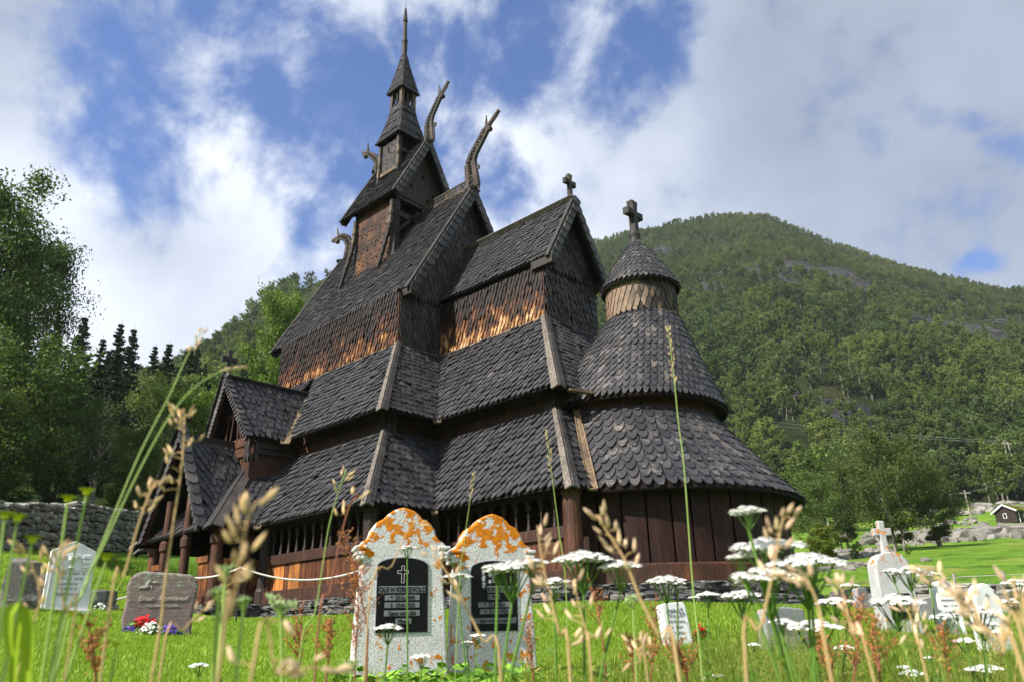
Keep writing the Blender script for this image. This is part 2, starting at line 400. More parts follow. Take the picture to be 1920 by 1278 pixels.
# the valley between chancel and apse has a broad carved gutter that sticks out
valley_board(V(11.47, -3.80, zAe+.05), V(9.95, -2.25, zAt), nS, nE, .19, ga)
# ---- aisle roof (second)
B = Pair(.19, .21, th=.03)
dv_b, dv_t = V(1.62, -5.09, zBe), V(.10, -3.50, 6.80)
nB = flat_patch(B.sh, dv_b, Be['SE'], V(-.62, yN*-1, zBt), Bt['SE'], .19, .21, th=.03, slab=B.sl)
flat_patch(B.sh, V(-3.8, -5.1, zBe), V(-1.62, -5.1, zBe), V(xW, -yN, zBt), V(-.6, -yN, zBt), .19, .21, th=.03, slab=B.sl)
flat_patch(B.sh, my(Be['SE']), V(-3.8, 5.1, zBe), my(Bt['SE']), V(xW, yN, zBt), .19, .21, th=.03, slab=B.sl)
nBE = B.face(Be['SE'], Be['NV'], Bt['SE'], Bt['NV'], mirror=True)
B.face(Be['NV'], Be['CE'], Bt['NV'], Bt['CE'], mirror=True)
B.face(Be['CE'], my(Be['CE']), Bt['CE'], my(Bt['CE']))
B.face(V(-3.8, 5.1, zBe), V(-3.8, -5.1, zBe), V(xW, yN, zBt), V(xW, -yN, zBt))
br = B.build('aisle_roof', CH)
hip_board('hip_board', Be['SE'], Bt['SE']+V(0, 0, .0), nB, nBE, parent=br)
hip_board('hip_board', Be['CE'], Bt['CE'], nB, nBE, .17, parent=br)
hip_board('hip_board', my(Be['SE']), my(Bt['SE']), my(nB), nBE, parent=br)
valley_board(Be['NV'], Bt['NV'], nB, nBE, .2, br)
mb = MB(); mb.beam((10.35, -3.0, 4.53), (10.72, -2.15, 4.50), .16, .06, (0, 0, 1)); mb.build('gutter_spout', M['palewood'], br)
# flashing strips where the aisle roof meets the raised walls
mb = MB()
for p, q in ((V(-1.2, -yN-.03, zBt-.02), V(xN+.03, -yN-.03, zBt-.02)), (V(xN+.03, -yN, zBt-.02), V(xN+.03, -yC-.02, zBt-.02)), (V(xN+.03, -yC-.03, zBt-.02), V(xC+.03, -yC-.03, zBt-.02)), (V(xC+.03, -yC, zBt-.02), V(xC+.03, yC, zBt-.02))):
    mb.beam(p, q, .10, .05, (0, 0, 1))
mb.build('roof_flashing', M['palewood'], br)
# ---- walls between the roofs
mb = MB(); pil = Pair(.15, .2, 'point', .014)
def band(x0, y0, x1, y1, z0=4.02, z1=5.35):
    c = V((x0+x1)/2, (y0+y1)/2, (z0+z1)/2); mb.box(c, (abs(x1-x0)+.02, abs(y1-y0)+.02, z1-z0))
o = a1-.10; oc = a1C-.10
mb.box((( xW+xN)/2, 0, 2.6), (xN-xW+2*o-.6, 2*(yN+o), 5.3)); mb.box(((xN+xC)/2+.1, 0, 2.597), (xC-xN+2*oc, 2*(yC+oc), 5.306))
mb.build('aisle_wall', M['tar_red'], CH)
mb = MB()   # moulded string board along the top of the gallery roof
def string(z, h, d, oo, ooc):
    pts = [V(.3, -(yN+oo+d), z), V(xN+oo+d, -(yN+oo+d), z), V(xN+oo+d, -(yC+ooc+d), z), V(xC+ooc+d, -(yC+ooc+d), z), V(xC+ooc+d, -1.9, z)]
    for p, q in zip(pts, pts[1:]): mb.beam(p, q, .05, h, (0, 0, 1))
string(4.26, .10, .05, o, oc); string(4.62, .06, .04, o, oc)
mb.build('string_board', M['tar'], CH)
for (x, y) in ((xN+o, -(yN+o)), (xC+oc, -(yC+oc))):
    P = Pair(.13, .2, 'point', .014)
    P.face(V(x-.28, y-.06, 4.1), V(x+.06, y-.06, 4.1), V(x-.28, y-.06, 5.2), V(x+.06, y-.06, 5.2))
    P.face(V(x+.06, y-.06, 4.1), V(x+.06, y+.28, 4.1), V(x+.06, y-.06, 5.2), V(x+.06, y+.28, 5.2))
    P.build('corner_pilaster', CH, 'wall_dark')
# ---- raised nave walls
def wall(name, faces, m, w=.145, e=.205):
    P = Pair(w, e, 'point', .024)
    for f in faces: P.face(*f, lift=2.6)
    return P.build(name, CH, m)
zt = 9.75
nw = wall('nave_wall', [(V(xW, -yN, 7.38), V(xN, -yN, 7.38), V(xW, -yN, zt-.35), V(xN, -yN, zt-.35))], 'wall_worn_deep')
wall('nave_wall', [(V(xN, yN, 7.3), V(xW, yN, 7.3), V(xN, yN, 9.4), V(xW, yN, 9.4)), (V(xW, yN, 7.3), V(xW, -yN, 7.3), V(xW, yN, 9.4), V(xW, -yN, 9.4))], 'wall_dark')
mb = MB(); mb.box(((xW+xN)/2, 0, 6.9), (xN-xW-.2, 2*yN-.2, 4.4))
mb.poly([V(xW+.1, -2.6, 9.1), V(xW+.1, 2.6, 9.1), V(xW+.1, 0, 13.6)], (xN-xW-.2, 0, 0)); mb.build('nave_core', M['tar'], CH)
wall('gable_wall', [(V(xN, -yN, 7.38), V(xN, yN, 7.38), V(xN, -yN, 9.2), V(xN, yN, 9.2)),
                    (V(xN, -2.93, 9.2), V(xN, 2.93, 9.2), V(xN, -.05, 14.0), V(xN, .05, 14.0))], 'wall_dark')
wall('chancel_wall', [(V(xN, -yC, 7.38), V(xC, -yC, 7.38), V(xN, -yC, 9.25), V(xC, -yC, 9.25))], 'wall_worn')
wall('chancel_wall', [(V(xC, yC, 7.38), V(xN, yC, 7.38), V(xC, yC, 9.25), V(xN, yC, 9.25))], 'wall_dark')
wall('gable_wall', [(V(xC, -yC, 7.38), V(xC, yC, 7.38), V(xC, -yC, 9.15), V(xC, yC, 9.15)),
                    (V(xC, -1.28, 9.15), V(xC, 1.28, 9.15), V(xC, -.04, 11.55), V(xC, .04, 11.55))], 'wall_dark')
mb = MB(); mb.box(((xN+xC)/2-.05, 0, 6.9), (xC-xN, 2*yC-.12, 4.6)); mb.poly([V(xN, -1.1, 9.2), V(xN, 1.1, 9.2), V(xN, 0, 11.4)], (xC-xN-.1, 0, 0)); mb.build('chancel_core', M['tar'], CH)
# corner staves
mb = MB()
for x, y in ((xN, -yN), (xC, -yC), (xN, yN), (xC, yC)): mb.box((x-.06, y+.06*(1 if y < 0 else -1), 8.3), (.2, .2, 1.95))
build_each(mb, 'corner_stave', M['tar_red'], CH)
# round peep holes
mb = MB()
for x, z in ((-1.4, 8.55), (.2, 8.6), (2.1, 8.65), (5.0, 8.5), (7.75, 8.75)):
    y = -(yN if x < 3.7 else yC)-.065
    mb.tube([(x, y+.02, z), (x, y-.012, z)], .075, 12)
build_each(mb, 'peep_hole', M['hole'], CH)
# ---- steep roofs
def gable_roof(name, x0, x1, half, ze, zr, w, e, hang_n=True, parent=CH, rake_w=.30, rakes=('E', 'W'), m='roof_top'):
    P = Pair(w, e, th=.028); P.face(V(x0, -half, ze), V(x1, -half, ze), V(x0, 0, zr), V(x1, 0, zr), mirror=True, slab_t=.10)
    o = P.build(name, parent, m)
    for side in rakes:
        X = x1 if side == 'E' else x0; sx = 1 if side == 'E' else -1
        for sy in (-1, 1):
            a, b = V(X, sy*half, ze), V(X, 0, zr); u = (b-a).normalized()
            v = V(0, u.z*-sy*1.0, 0) ; v = V(0, -sy*abs(u.z), -abs(u.y))
            bd = MB(); bd.poly([a+V(sx*.0, 0, .03), b+V(0, 0, .03), b+V(0, 0, -.42), a+v*.26-u*.05], (sx*.05, 0, 0))
            bo = bd.build('gable_board', M['darkboard'], o)
            sh = MB(); x_ = X+sx*.06
            p0, p1 = a-u*.12+V(sx*.06, 0, .06), a-u*.12+v*rake_w+V(sx*.06, 0, .06); L = (b-a).length+.12
            q0, q1 = p0+u*L, p1+u*L
            if sx*sy > 0: p0, p1, q0, q1 = p1, p0, q1, q0
            n = V(sx, 0, 0); ex = (p1-p0).normalized(); c = (p0+p1)/2; eh = u
            def S(s, h, c=c, ex=ex, eh=eh, n=n): return c+ex*s+eh*h, n
            ww = rake_w
            shingles_row(sh, S, L-.1, ww, .33)
            sh.build('rake_shingles', M['roof_top'], bo, fix=False)
            cap = MB(); nn = V(0, sy*abs(u.z), abs(u.y)); cap.beam(a-u*.1+nn*.06+V(-sx*.02, 0, 0), b+nn*.06+V(-sx*.02, 0, 0), .14, .05, nn)
            cap.build('rake_cap', M['darkboard'], bo)
    return o
def shingles_row(mb, S, H, w, e):
    out = [(-.5, 1.5), (-.5, .45), (-.38, .16), (0, 0), (.38, .16), (.5, .45), (.5, 1.5)]; th = .03
    for i in range(int(H/e)+1):
        h0 = i*e; base = len(mb.v); tops = []
        for ps, ph in out:
            dh = ph*e; p, n = S(ps*w*rnd.uniform(.95, 1.03), min(h0+dh, H+.15)); tops.append((p+n*(th*1.9*(1-ph/1.5)+.01), n))
        m = len(out); mb.v.extend([tuple(p) for p, n in tops]); mb.v.extend([tuple(p-n*th*1.1) for p, n in tops[1:m-1]])
        mb.f.append(tuple(base+q for q in range(m)))
        for q in range(1, m-2): mb.f.append((base+q+1, base+q, base+m+q-1, base+m+q))
        mb.f.append((base+1, base, base+m)); mb.f.append((base+m-1, base+m-2, base+2*m-3))
nr = gable_roof('nave_roof', -3.85, 4.12, 2.868, 9.38, 14.24, .165, .175)
cr = gable_roof('chancel_roof', 3.80, 8.60, 1.353, 9.36, 11.79, .165, .175, rakes=('E',), rake_w=.26, m='roof')
mb = MB(); mb.beam((3.85, -.06, 11.83), (8.62, -.06, 11.83), .07, .22, (0, -1, 1)); mb.beam((3.85, .06, 11.83), (8.62, .06, 11.83), .07, .22, (0, 1, 1)); mb.build('ridge_board', M['greywood'], cr, bevel=.01)
mb = MB()
for y in (-1.28, 1.28): mb.beam((7.9, y, 9.22), (8.72, y, 9.22), .22, .26); 
build_each(mb, 'wall_plate_end', M['tar'], cr, bevel=.02)
mb = MB()
for y in (-2.75, 2.75): mb.beam((3.5, y, 9.28), (4.22, y, 9.28), .22, .26)
build_each(mb, 'wall_plate_end', M['tar'], nr, bevel=.02)
def cross(name, c, h, arm, w, d, m='darkboard', parent=CH, z_arm=.66):
    mb = MB(); c = Vector(c)
    def post(z0, z1, w0, w1):
        mb.hexa([c+V(-d/2, -w0/2, z0), c+V(d/2, -w0/2, z0), c+V(d/2, w0/2, z0), c+V(-d/2, w0/2, z0), c+V(-d/2, -w1/2, z1), c+V(d/2, -w1/2, z1), c+V(d/2, w1/2, z1), c+V(-d/2, w1/2, z1)])
    post(0, h*(z_arm-.08), w*.8, w*.75); post(h*(z_arm-.08), h*(z_arm+.09), w*.75, w*.8); post(h*(z_arm+.09), h, w*.8, w*1.25)
    for s in (-1, 1):
        z0, z1 = h*(z_arm-.07), h*(z_arm+.07); y0, y1 = s*w*.36, s*arm; e_ = .035
        mb.hexa([c+V(-d/2, y0, z0), c+V(d/2, y0, z0), c+V(d/2, y1, z0-e_), c+V(-d/2, y1, z0-e_), c+V(-d/2, y0, z1), c+V(d/2, y0, z1), c+V(d/2, y1, z1+e_), c+V(-d/2, y1, z1+e_)])
    return mb.build(name, M[m], parent, bevel=.006)
cross('roof_cross', (8.45, 0, 11.88), .86, .26, .15, .13, 'carved', cr)
# carved crest on the nave ridge
mb = MB(); x = 1.55
mb.beam((1.5, 0, 14.32), (3.7, 0, 14.32), .07, .12)
while x < 3.7:
    mb.beam((x, 0, 14.36), (x+.0, 0, 14.62), .035, .035, (1, 0, 0)); mb.beam((x+.02, 0, 14.37), (x+.15, 0, 14.6), .03, .035, (0, 1, 0)); mb.beam((x+.15, 0, 14.37), (x+.02, 0, 14.6), .03, .03, (0, 1, 0)); x += .18
mb.beam((1.5, 0, 14.66), (3.7, 0, 14.66), .05, .07); mb.build('ridge_crest', M['carved'], nr)
# ---- apse: two conical roofs, a drum and a cap
def cone_shingles(mb, prof, c0, c1, w, e, a0=0, a1_=2*math.pi, style='round', th=.02, slab=None, lift=2.3):
    pts = [Vector((r, z)) for r, z in prof]; cum = [0]
    for p, q in zip(pts, pts[1:]): cum.append(cum[-1]+(q-p).length)
    H = cum[-1]; c0, c1 = Vector(c0), Vector(c1)
    def at_h(h):
        h = min(max(h, 0), H)
        for i in range(len(pts)-1):
            if h <= cum[i+1]+1e-9:
                t = (h-cum[i])/(cum[i+1]-cum[i]); p = pts[i].lerp(pts[i+1], t); d = (pts[i+1]-pts[i]).normalized(); return p.x, p.y, d
        return pts[-1].x, pts[-1].y, (pts[-1]-pts[-2]).normalized()
    rows = int(H/e)+1
    for i in range(rows):
        h0 = i*e; r, z, d = at_h(h0); n = max(6, int(round(2*math.pi*r/w))); da = 2*math.pi/n
        for k in range(n):
            ang = (k+.5*(i % 2)+rnd.uniform(-.04, .04))*da
            aa = ang % (2*math.pi); aa = aa-2*math.pi if aa > math.pi else aa
            if not (a0 <= aa <= a1_): continue
            def S(s, h):
                r_, z_, d_ = at_h(h); t = min(max(h/H, 0), 1); c = c0.lerp(c1, t); A_ = ang+s/r if r > 0 else ang
                # keep the shingle's width as the cone narrows
                A_ = ang+s/max(r_, .25*r) if h > h0 else ang+s/r
                nn = Vector((math.cos(A_)*d_.y, math.sin(A_)*d_.y, -d_.x)); return Vector((c.x+r_*math.cos(A_), c.y+r_*math.sin(A_), z_)), nn
            out = ST[style]; L = out[0][1]*e; base = len(mb.v); tops = []; lf = lift*rnd.uniform(.85, 1.25); jh = rnd.uniform(-.06, .06)*e
            wl = 2*math.pi*r/n*.97
            for ps, ph in out:
                r2, _, _ = at_h(h0+ph*e); p, nn = S(ps*wl*min(1, (r2/r) if r > 0 else 1), min(h0+ph*e+jh, H)); tops.append((p+nn*(th*lf*(1-ph*e/L)+.006), nn))
            m = len(out); mb.v.extend([tuple(p) for p, q in tops]); mb.v.extend([tuple(p-q*th*1.15) for p, q in tops[1:m-1]])
            mb.f.append(tuple(base+q for q in range(m)))
            for q in range(1, m-2): mb.f.append((base+q+1, base+q, base+m+q-1, base+m+q))
    if slab is not None:
        o = len(slab.v); N = 64; K = len(prof)
        for i, (r, z) in enumerate(prof):
            t = cum[i]/H; c = c0.lerp(c1, t)
            for k in range(N): slab.v.append((c.x+(r-.006)*math.cos(2*math.pi*k/N), c.y+(r-.006)*math.sin(2*math.pi*k/N), z-.01))
        for i in range(K-1):
            for k in range(N): slab.f.append((o+i*N+k, o+i*N+(k+1) % N, o+(i+1)*N+(k+1) % N, o+(i+1)*N+k))
        # thick eave: an inner lip
        o2 = len(slab.v); r, z = prof[0]
        for rr, zz in ((r, z-.01), (r-.02, z-.05), (r-.9*min(1, r/3), z-.09+.25)):
            for k in range(N): slab.v.append((c0.x+(rr-.006)*math.cos(2*math.pi*k/N), c0.y+(rr-.006)*math.sin(2*math.pi*k/N), zz))
        for i in range(2):
            for k in range(N): slab.f.append((o2+(i+1)*N+k, o2+(i+1)*N+(k+1) % N, o2+i*N+(k+1) % N, o2+i*N+k))
AC = (xA, 0, 0); TC = (10.5, .28, 0)
mb = MB(); sl = MB(); cone_shingles(mb, [(rA+.03, zAe-.02), (3.4, 2.58), (2.8, 3.36), (2.15, 4.2)], AC, (xA-.05, 0, 0), .262, .27, R(-84), R(100), slab=sl, th=.03)
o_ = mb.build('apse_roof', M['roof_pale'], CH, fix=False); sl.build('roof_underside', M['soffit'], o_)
mb = MB(); sl = MB(); cone_shingles(mb, [(2.50, 4.36), (2.28, 4.78), (1.92, 5.42), (1.5, 6.15), (.98, 7.12)], AC, TC, .17, .215, R(-125), R(140), slab=sl, th=.024)
o_ = mb.build('apse_roof', M['roof_pale'], CH, fix=False); sl.build('roof_underside', M['soffit'], o_)
mb = MB(); sl = MB(); cone_shingles(mb, [(.95, 7.02), (.95, 8.16)], TC, TC, .16, .215, -4, 4, style='point', th=.016, slab=sl, lift=2.6)
o_ = mb.build('turret_wall', M['drum'], CH, fix=False); sl.build('wall_core', M['tar'], o_)
mb = MB(); sl = MB(); cone_shingles(mb, [(1.10, 8.02), (1.0, 8.22), (.86, 8.52), (.66, 8.86), (.42, 9.2), (.22, 9.46), (.15, 9.62)], TC, TC, .15, .17, -4, 4, slab=sl)
o_ = mb.build('turret_roof', M['roof_pale'], CH, fix=False); sl.build('roof_underside', M['soffit'], o_)
mb = MB(); mb.lathe([(.20, 9.50), (.22, 9.56), (.17, 9.62), (.15, 9.75), (.17, 9.86), (.14, 9.92), (.12, 10.02), (0, 10.02)], TC, 16); mb.build('cross_base', M['darkboard'], o_)
cross('roof_cross', (TC[0], TC[1], 9.95), 1.02, .37, .23, .2, 'darkboard', o_, .60)
mb = MB(); mb.lathe([(2.20, 4.0), (2.24, 4.04), (2.24, 4.14), (2.18, 4.18), (2.18, 4.75)], AC, 48); mb.build('apse_band', M['tar_red'], CH, smooth=True)
# apse wall: broad upright planks on a curved sill
mb = MB(); a = R(-92); R0 = 3.58
while a < R(92):
    da = rnd.uniform(.40, .56)/R0; r = R0+rnd.uniform(-.012, .012); seg = 5; tw = rnd.uniform(-.01, .01)
    inn, outp = [], []
    for k in range(seg+1):
        t = a+.006+(da-.012)*k/seg; rr = r+.012*math.sin(math.pi*k/seg)+tw*(k/seg-.5)
        outp.append((xA+rr*math.cos(t), rr*math.sin(t))); inn.append((xA+(rr-.09)*math.cos(t), (rr-.09)*math.sin(t)))
    ring = outp+inn[::-1]; n = len(ring); base = len(mb.v)
    mb.v.extend([(x, y, .34) for x, y in ring]+[(x, y, 2.25) for x, y in ring])
    for i in range(n): mb.f.append((base+i, base+(i+1) % n, base+n+(i+1) % n, base+n+i))
    mb.f.append(tuple(base+i for i in reversed(range(n)))); mb.f.append(tuple(base+n+i for i in range(n)))
    a += da
mb.lathe([(3.44, .3), (3.44, 2.3)], AC, 48, R(-95), R(95)); mb.build('apse_wall', M['apse_plank'], CH)
mb = MB(); a = R(-95)
mb.lathe([(3.40, .0), (3.72, .0), (3.74, .03), (3.74, .36), (3.71, .40), (3.40, .41)], AC, 60, R(-95), R(95)); mb.build('apse_sill', M['tar_red'], CH)
# ---- gallery wall
def arch_row(mb, p0, p1, z0, z1, bays, th=.05, out=None):
    p0, p1 = Vector(p0), Vector(p1); d = (p1-p0); L = d.length; ex = d.normalized(); n = V(ex.y, -ex.x, 0)
    bw = L/bays
    for b in range(bays):
        c = p0+ex*(b+.5)*bw; r = bw*.5-.055; za = z1-.10-r*1.0; N = 8; pts = []
        for k in range(N+1):
            t = math.pi*k/N; pts.append((-r*math.cos(t), za+r*math.sin(t)*1.0))
        for (sa, zaa), (sb, zb) in zip(pts, pts[1:]):
            q = [c+ex*sa+V(0, 0, zaa), c+ex*sb+V(0, 0, zb), c+ex*sb+V(0, 0, z1), c+ex*sa+V(0, 0, z1)]
            mb.poly(q, n*th)
        for s in (-1, 1):
            q = [c+ex*s*r+V(0, 0, za), c+ex*s*bw*.5+V(0, 0, za), c+ex*s*bw*.5+V(0, 0, z1), c+ex*s*r+V(0, 0, z1)]
            mb.poly(q, n*th)
    return n
def gallery(p0, p1, bays, posts=True, plank='orange'):
    p0, p1 = Vector(p0), Vector(p1); ex = (p1-p0).normalized(); n = V(ex.y, -ex.x, 0); L = (p1-p0).length
    s = MB(); s.beam(p0+n*.02+V(0, 0, .16), p1+n*.02+V(0, 0, .16), .20, .34); s.build('sill_beam', M['tar_red'], CH, bevel=.015)
    s = MB(); x = 0
    while x < L:
        w = min(rnd.uniform(.16, .30), L-x); c = p0+ex*(x+w/2)+n*rnd.uniform(-.008, .012)
        s.box(c+V(0, 0, .64), (w-.012, .05, .63+rnd.uniform(-.005, .005)), Matrix(((ex.x, n.x, 0), (ex.y, n.y, 0), (0, 0, 1)))); x += w
    s.build('plank_panel', M[plank], CH)
    s = MB(); s.beam(p0+n*.03+V(0, 0, 1.08), p1+n*.03+V(0, 0, 1.08), .13, .25); s.build('gallery_rail', M['tar_red'], CH, bevel=.012)
    s = MB(); arch_row(s, p0, p1, 1.22, 1.98, bays); s.build('arcade_board', M['tar'], CH)
    for b in range(bays+1):
        c = p0+ex*(L*b/bays)
        s = MB(); s.lathe([(.055, 1.21), (.055, 1.27), (.035, 1.30), (.045, 1.36), (.03, 1.41), (.028, 1.50), (.042, 1.53), (.028, 1.56), (.032, 1.62), (.055, 1.66), (.06, 1.72), (.06, 1.76)], c, 10)
        s.build('colonnette', M['tar'], CH, smooth=True)
    s = MB(); s.beam(p0+V(0, 0, 2.03), p1+V(0, 0, 2.03), .16, .14); s.build('wall_plate', M['tar'], CH)
GY, GX, CY, CX = -(yN+3.0), xN+3.0, -(yC+2.8), xC+2.85
gallery((2.3, GY, 0), (GX-.1, GY, 0), 12)
gallery((GX, GY+.1, 0), (GX, CY-.05, 0), 5, plank='tar_red')
gallery((GX+.1, CY, 0), (CX-.1, CY, 0), 11)
def post(x, y, r=.17, z0=0, z1=2.05, m='post'):
    s = MB(); s.lathe([(r*1.25, z0), (r*1.25, z0+.34), (r, z0+.42), (r, z1-.25), (r*1.15, z1-.18), (r*1.15, z1)], (x, y, 0), 16); return s.build('corner_post', M[m], CH, smooth=False, bevel=.01)
post(CX+.02, CY-.02, .2, m='tar_red'); post(GX+.0, GY, .18, m='tar'); post(GX, CY, .15, m='tar'); post(2.3, GY, .17, m='tar')
mb2 = MB(); mb2.box((1.3, 0, .06), (11.0, 11.9, .05)); mb2.box((8.6, 0, .055), (5.0, 8.0, .05)); mb2.build('gallery_floor', M['tar'], CH)
# ------------------------------------------------------------------ ridge tower
TW = empty('tower', (0, 0, 0)); TW.parent = CH
def sq_ring(h, z, cx=0, cy=0): return [V(cx-h, cy-h, z), V(cx+h, cy-h, z), V(cx+h, cy+h, z), V(cx-h, cy+h, z)]
def pyramid(name, prof, w, e, cx=0, cy=0, parent=TW, m='roof_top'):
    P = Pair(w, e, 'round', .02)
    for (h0, z0), (h1, z1) in zip(prof, prof[1:]):
        a, b = sq_ring(h0, z0, cx, cy), sq_ring(h1, z1, cx, cy)
        for k in range(4): P.face(a[k], a[(k+1) % 4], b[k], b[(k+1) % 4], slab_t=.05)
    o = P.build(name, parent, m)
    hb = MB()
    for (h0, z0), (h1, z1) in zip(prof, prof[1:]):
        a, b = sq_ring(h0, z0, cx, cy), sq_ring(h1, z1, cx, cy)
        for k in range(4): hb.beam(a[k]+V(0, 0, .02), b[k]+V(0, 0, .02), .05, .05)
    hb.build('hip_roll', M['darkboard'], o); return o
# stage one: boarded box, open to the east and west, under a gabled roof
def carved_stave(mb, a, b, w0, w1, d=.12):
    a, b = Vector(a), Vector(b); n = 9
    for i in range(n):
        t0, t1 = i/n, (i+1)/n; p, q = a.lerp(b, t0), a.lerp(b, t1+.02); w = lerp(w0, w1, t0); s = .12*w*(1 if i % 2 else -1)
        mb.beam(p+V(s, 0, 0), q+V(-s*.3, 0, 0), w, d, (0, -1, 0), taper=.86)
mb = MB()
for sy in (-1, 1):
    for sx in (-1, 1):
        mb.beam((sx*1.12, sy*1.14, 11.2), (sx*1.12, sy*1.14, 14.9), .24, .24, (1, 0, 0))
build_each(mb, 'tower_post', M['darkboard'], TW, bevel=.01)
mb = MB()
sy = -1
carved_stave(mb, (1.16, sy*1.33, 14.45), (1.10, sy*1.42, 13.2), .17, .22); carved_stave(mb, (1.10, sy*1.42, 13.25), (.74, sy*1.56, 11.75), .22, .12); mb.build('carved_stave', M['carved'], TW); mb = MB()
carved_stave(mb, (-1.1, sy*1.33, 14.45), (-1.12, sy*1.42, 13.2), .15, .18); carved_stave(mb, (-1.12, sy*1.42, 13.25), (-1.60, sy*1.60, 11.5), .18, .10)
mb.build('carved_stave', M['carved'], TW)
mb = MB(); z = 12.1
while z < 14.75:
    h = .62; mb.box((0, -1.24, z+h/2), (2.1, .05, h-.015)); mb.box((0, 1.24, z+h/2), (2.1, .05, h-.015)); z += h
build_each(mb, 'tower_wall', M['goldboard'], TW)
mb = MB(); mb.beam((-1.08, -1.30, 12.05), (1.0, -1.30, 12.05), .12, .14); mb.build('base_board', M['goldboard'], TW)
mb = MB()
for r_ in range(3):
    for k in range(17):
        x = -.98+k*.122; z = 12.42+r_*.62+.10*math.sin(k*1.9+r_); s = .035+.015*math.sin(k*2.7+r_)
        mb.tube([(x, -1.262, z), (x, -1.272, z)], s, 7)
        if k % 2: mb.beam((x-.05, -1.27, z+.13), (x+.05, -1.27, z+.2), .03, .006, (0, -1, 0))
mb.build('pierced_carving', M['hole'], TW)
mb = MB()
for X in (-1.22, 1.22):
    mb.beam((X, -1.2, 13.95), (X, 1.2, 13.95), .10, .22); mb.beam((X, -1.2, 14.62), (X, 1.2, 14.62), .12, .12)
    mb.beam((X, -1.2, 13.1), (X, -.1, 14.35), .1, .12)
for X in (-1.24, 1.24):
    mb.poly([V(X, -1.45, 14.72), V(X, 1.45, 14.72), V(X, 0, 17.2)], (.05, 0, 0))
    mb.lathe([(.1, 0), (.12, .05), (.1, .1), (.1, .34), (.13, .38), (.13, .42)], (X+.08, .05, 14.15), 10)
build_each(mb, 'tower_gable', M['tar'], TW, bevel=.008)
mb = MB()
for y, z in ((-.55, 15.35), (.0, 15.95), (.55, 15.3), (.25, 15.0)):
    mb.tube([(1.28, y, z), (1.30, y, z)], .08, 10)
mb.build('round_hole', M['hole'], TW)
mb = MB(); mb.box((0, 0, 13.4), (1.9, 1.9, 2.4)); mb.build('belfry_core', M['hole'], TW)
t1 = gable_roof('tower_roof', -1.68, 1.62, 1.588, 14.60, 17.6, .15, .155, parent=TW, rake_w=.26)
# stage two
c2x, c2y = -.03, -.04
mb = MB()
for sx in (-1, 1):
    for sy in (-1, 1): mb.beam((c2x+sx*.5, c2y+sy*.5, 15.6), (c2x+sx*.5, c2y+sy*.5, 18.2), .14, .14, (1, 0, 0))
mb.beam((c2x+.55, c2y-.5, 17.45), (c2x+.55, c2y+.5, 17.45), .06, .16); mb.beam((c2x+.55, c2y-.5, 16.7), (c2x+.55, c2y+.5, 16.7), .06, .10)
build_each(mb, 'tower_post', M['darkboard'], TW)
mb = MB()
carved_stave(mb, (c2x+.60, c2y-.63, 17.95), (c2x+.62, c2y-.66, 16.25), .13, .12, .08); mb.build('carved_stave', M['carved'], TW); mb = MB(); carved_stave(mb, (c2x-.56, c2y-.63, 17.95), (c2x-.60, c2y-.70, 16.05), .13, .10, .08)
mb.build('carved_stave', M['carved'], TW)
mb = MB(); mb.box((c2x, c2y-.57, 17.2), (.94, .04, 1.5)); mb.box((c2x, c2y+.57, 17.2), (.94, .04, 1.5)); mb.box((c2x-.57, c2y, 17.2), (.04, .94, 1.5)); build_each(mb, 'tower_wall', M['darkboard'], TW)
mb = MB(); mb.beam((c2x-.5, c2y-.62, 16.55), (c2x+.5, c2y-.62, 16.55), .07, .14); mb.build('base_board', M['palewood'], TW)
mb = MB()
for k in range(26):
    x = c2x-.36+.72*rnd.random(); z = 16.8+rnd.random()*1.0; mb.tube([(x, c2y-.592, z), (x, c2y-.600, z)], .028, 6)
mb.build('pierced_carving', M['hole'], TW)
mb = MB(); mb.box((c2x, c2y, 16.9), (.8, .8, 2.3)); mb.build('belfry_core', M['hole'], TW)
r2 = pyramid('tower_roof', [(.75, 18.06), (.63, 18.42), (.50, 18.95), (.39, 19.5), (.33, 19.95)], .14, .16, c2x, c2y)
# stage three: open lantern, cap and spire
LN = MB()
for sx in (-1, 1):
    for sy in (-1, 1): LN.beam((c2x+sx*.31, c2y+sy*.31, 19.8), (c2x+sx*.30, c2y+sy*.30, 20.75), .15, .15, (1, 0, 0))
for sx, sy in ((1, 0), (-1, 0), (0, 1), (0, -1)): LN.beam((c2x+sx*.31, c2y+sy*.31, 19.8), (c2x+sx*.3, c2y+sy*.3, 20.7), .09, .09, (.7, .7, 0))
LN.build('lantern', M['carved'], TW)
r3 = pyramid('lantern_roof', [(.475, 20.58), (.41, 20.86), (.32, 21.3), (.22, 21.8), (.13, 22.3), (.085, 22.6)], .12, .15, c2x, c2y)
cc = (c2x-.0, c2y, 0)
mb = MB(); mb.lathe([(.13, 22.42), (.14, 22.52), (.10, 22.6), (.115, 22.75), (.125, 23.2), (.13, 23.3), (.105, 23.34), (.13, 23.42), (.135, 23.52), (.105, 23.58), (.09, 24.2), (.085, 24.55), (.12, 24.6), (.085, 24.68), (.10, 24.78), (.07, 24.86), (.085, 24.96), (.055, 25.05), (.07, 25.12), (.04, 25.2), (.055, 25.27), (.02, 25.34), (0, 25.36)], cc, 12)
mb.build('spire', M['darkboard'], TW, smooth=False)
mb = MB(); mb.tube([(c2x, c2y, 25.3), (c2x, c2y, 25.75)], .008, 6); mb.build('lightning_rod', M['darkboard'], TW)
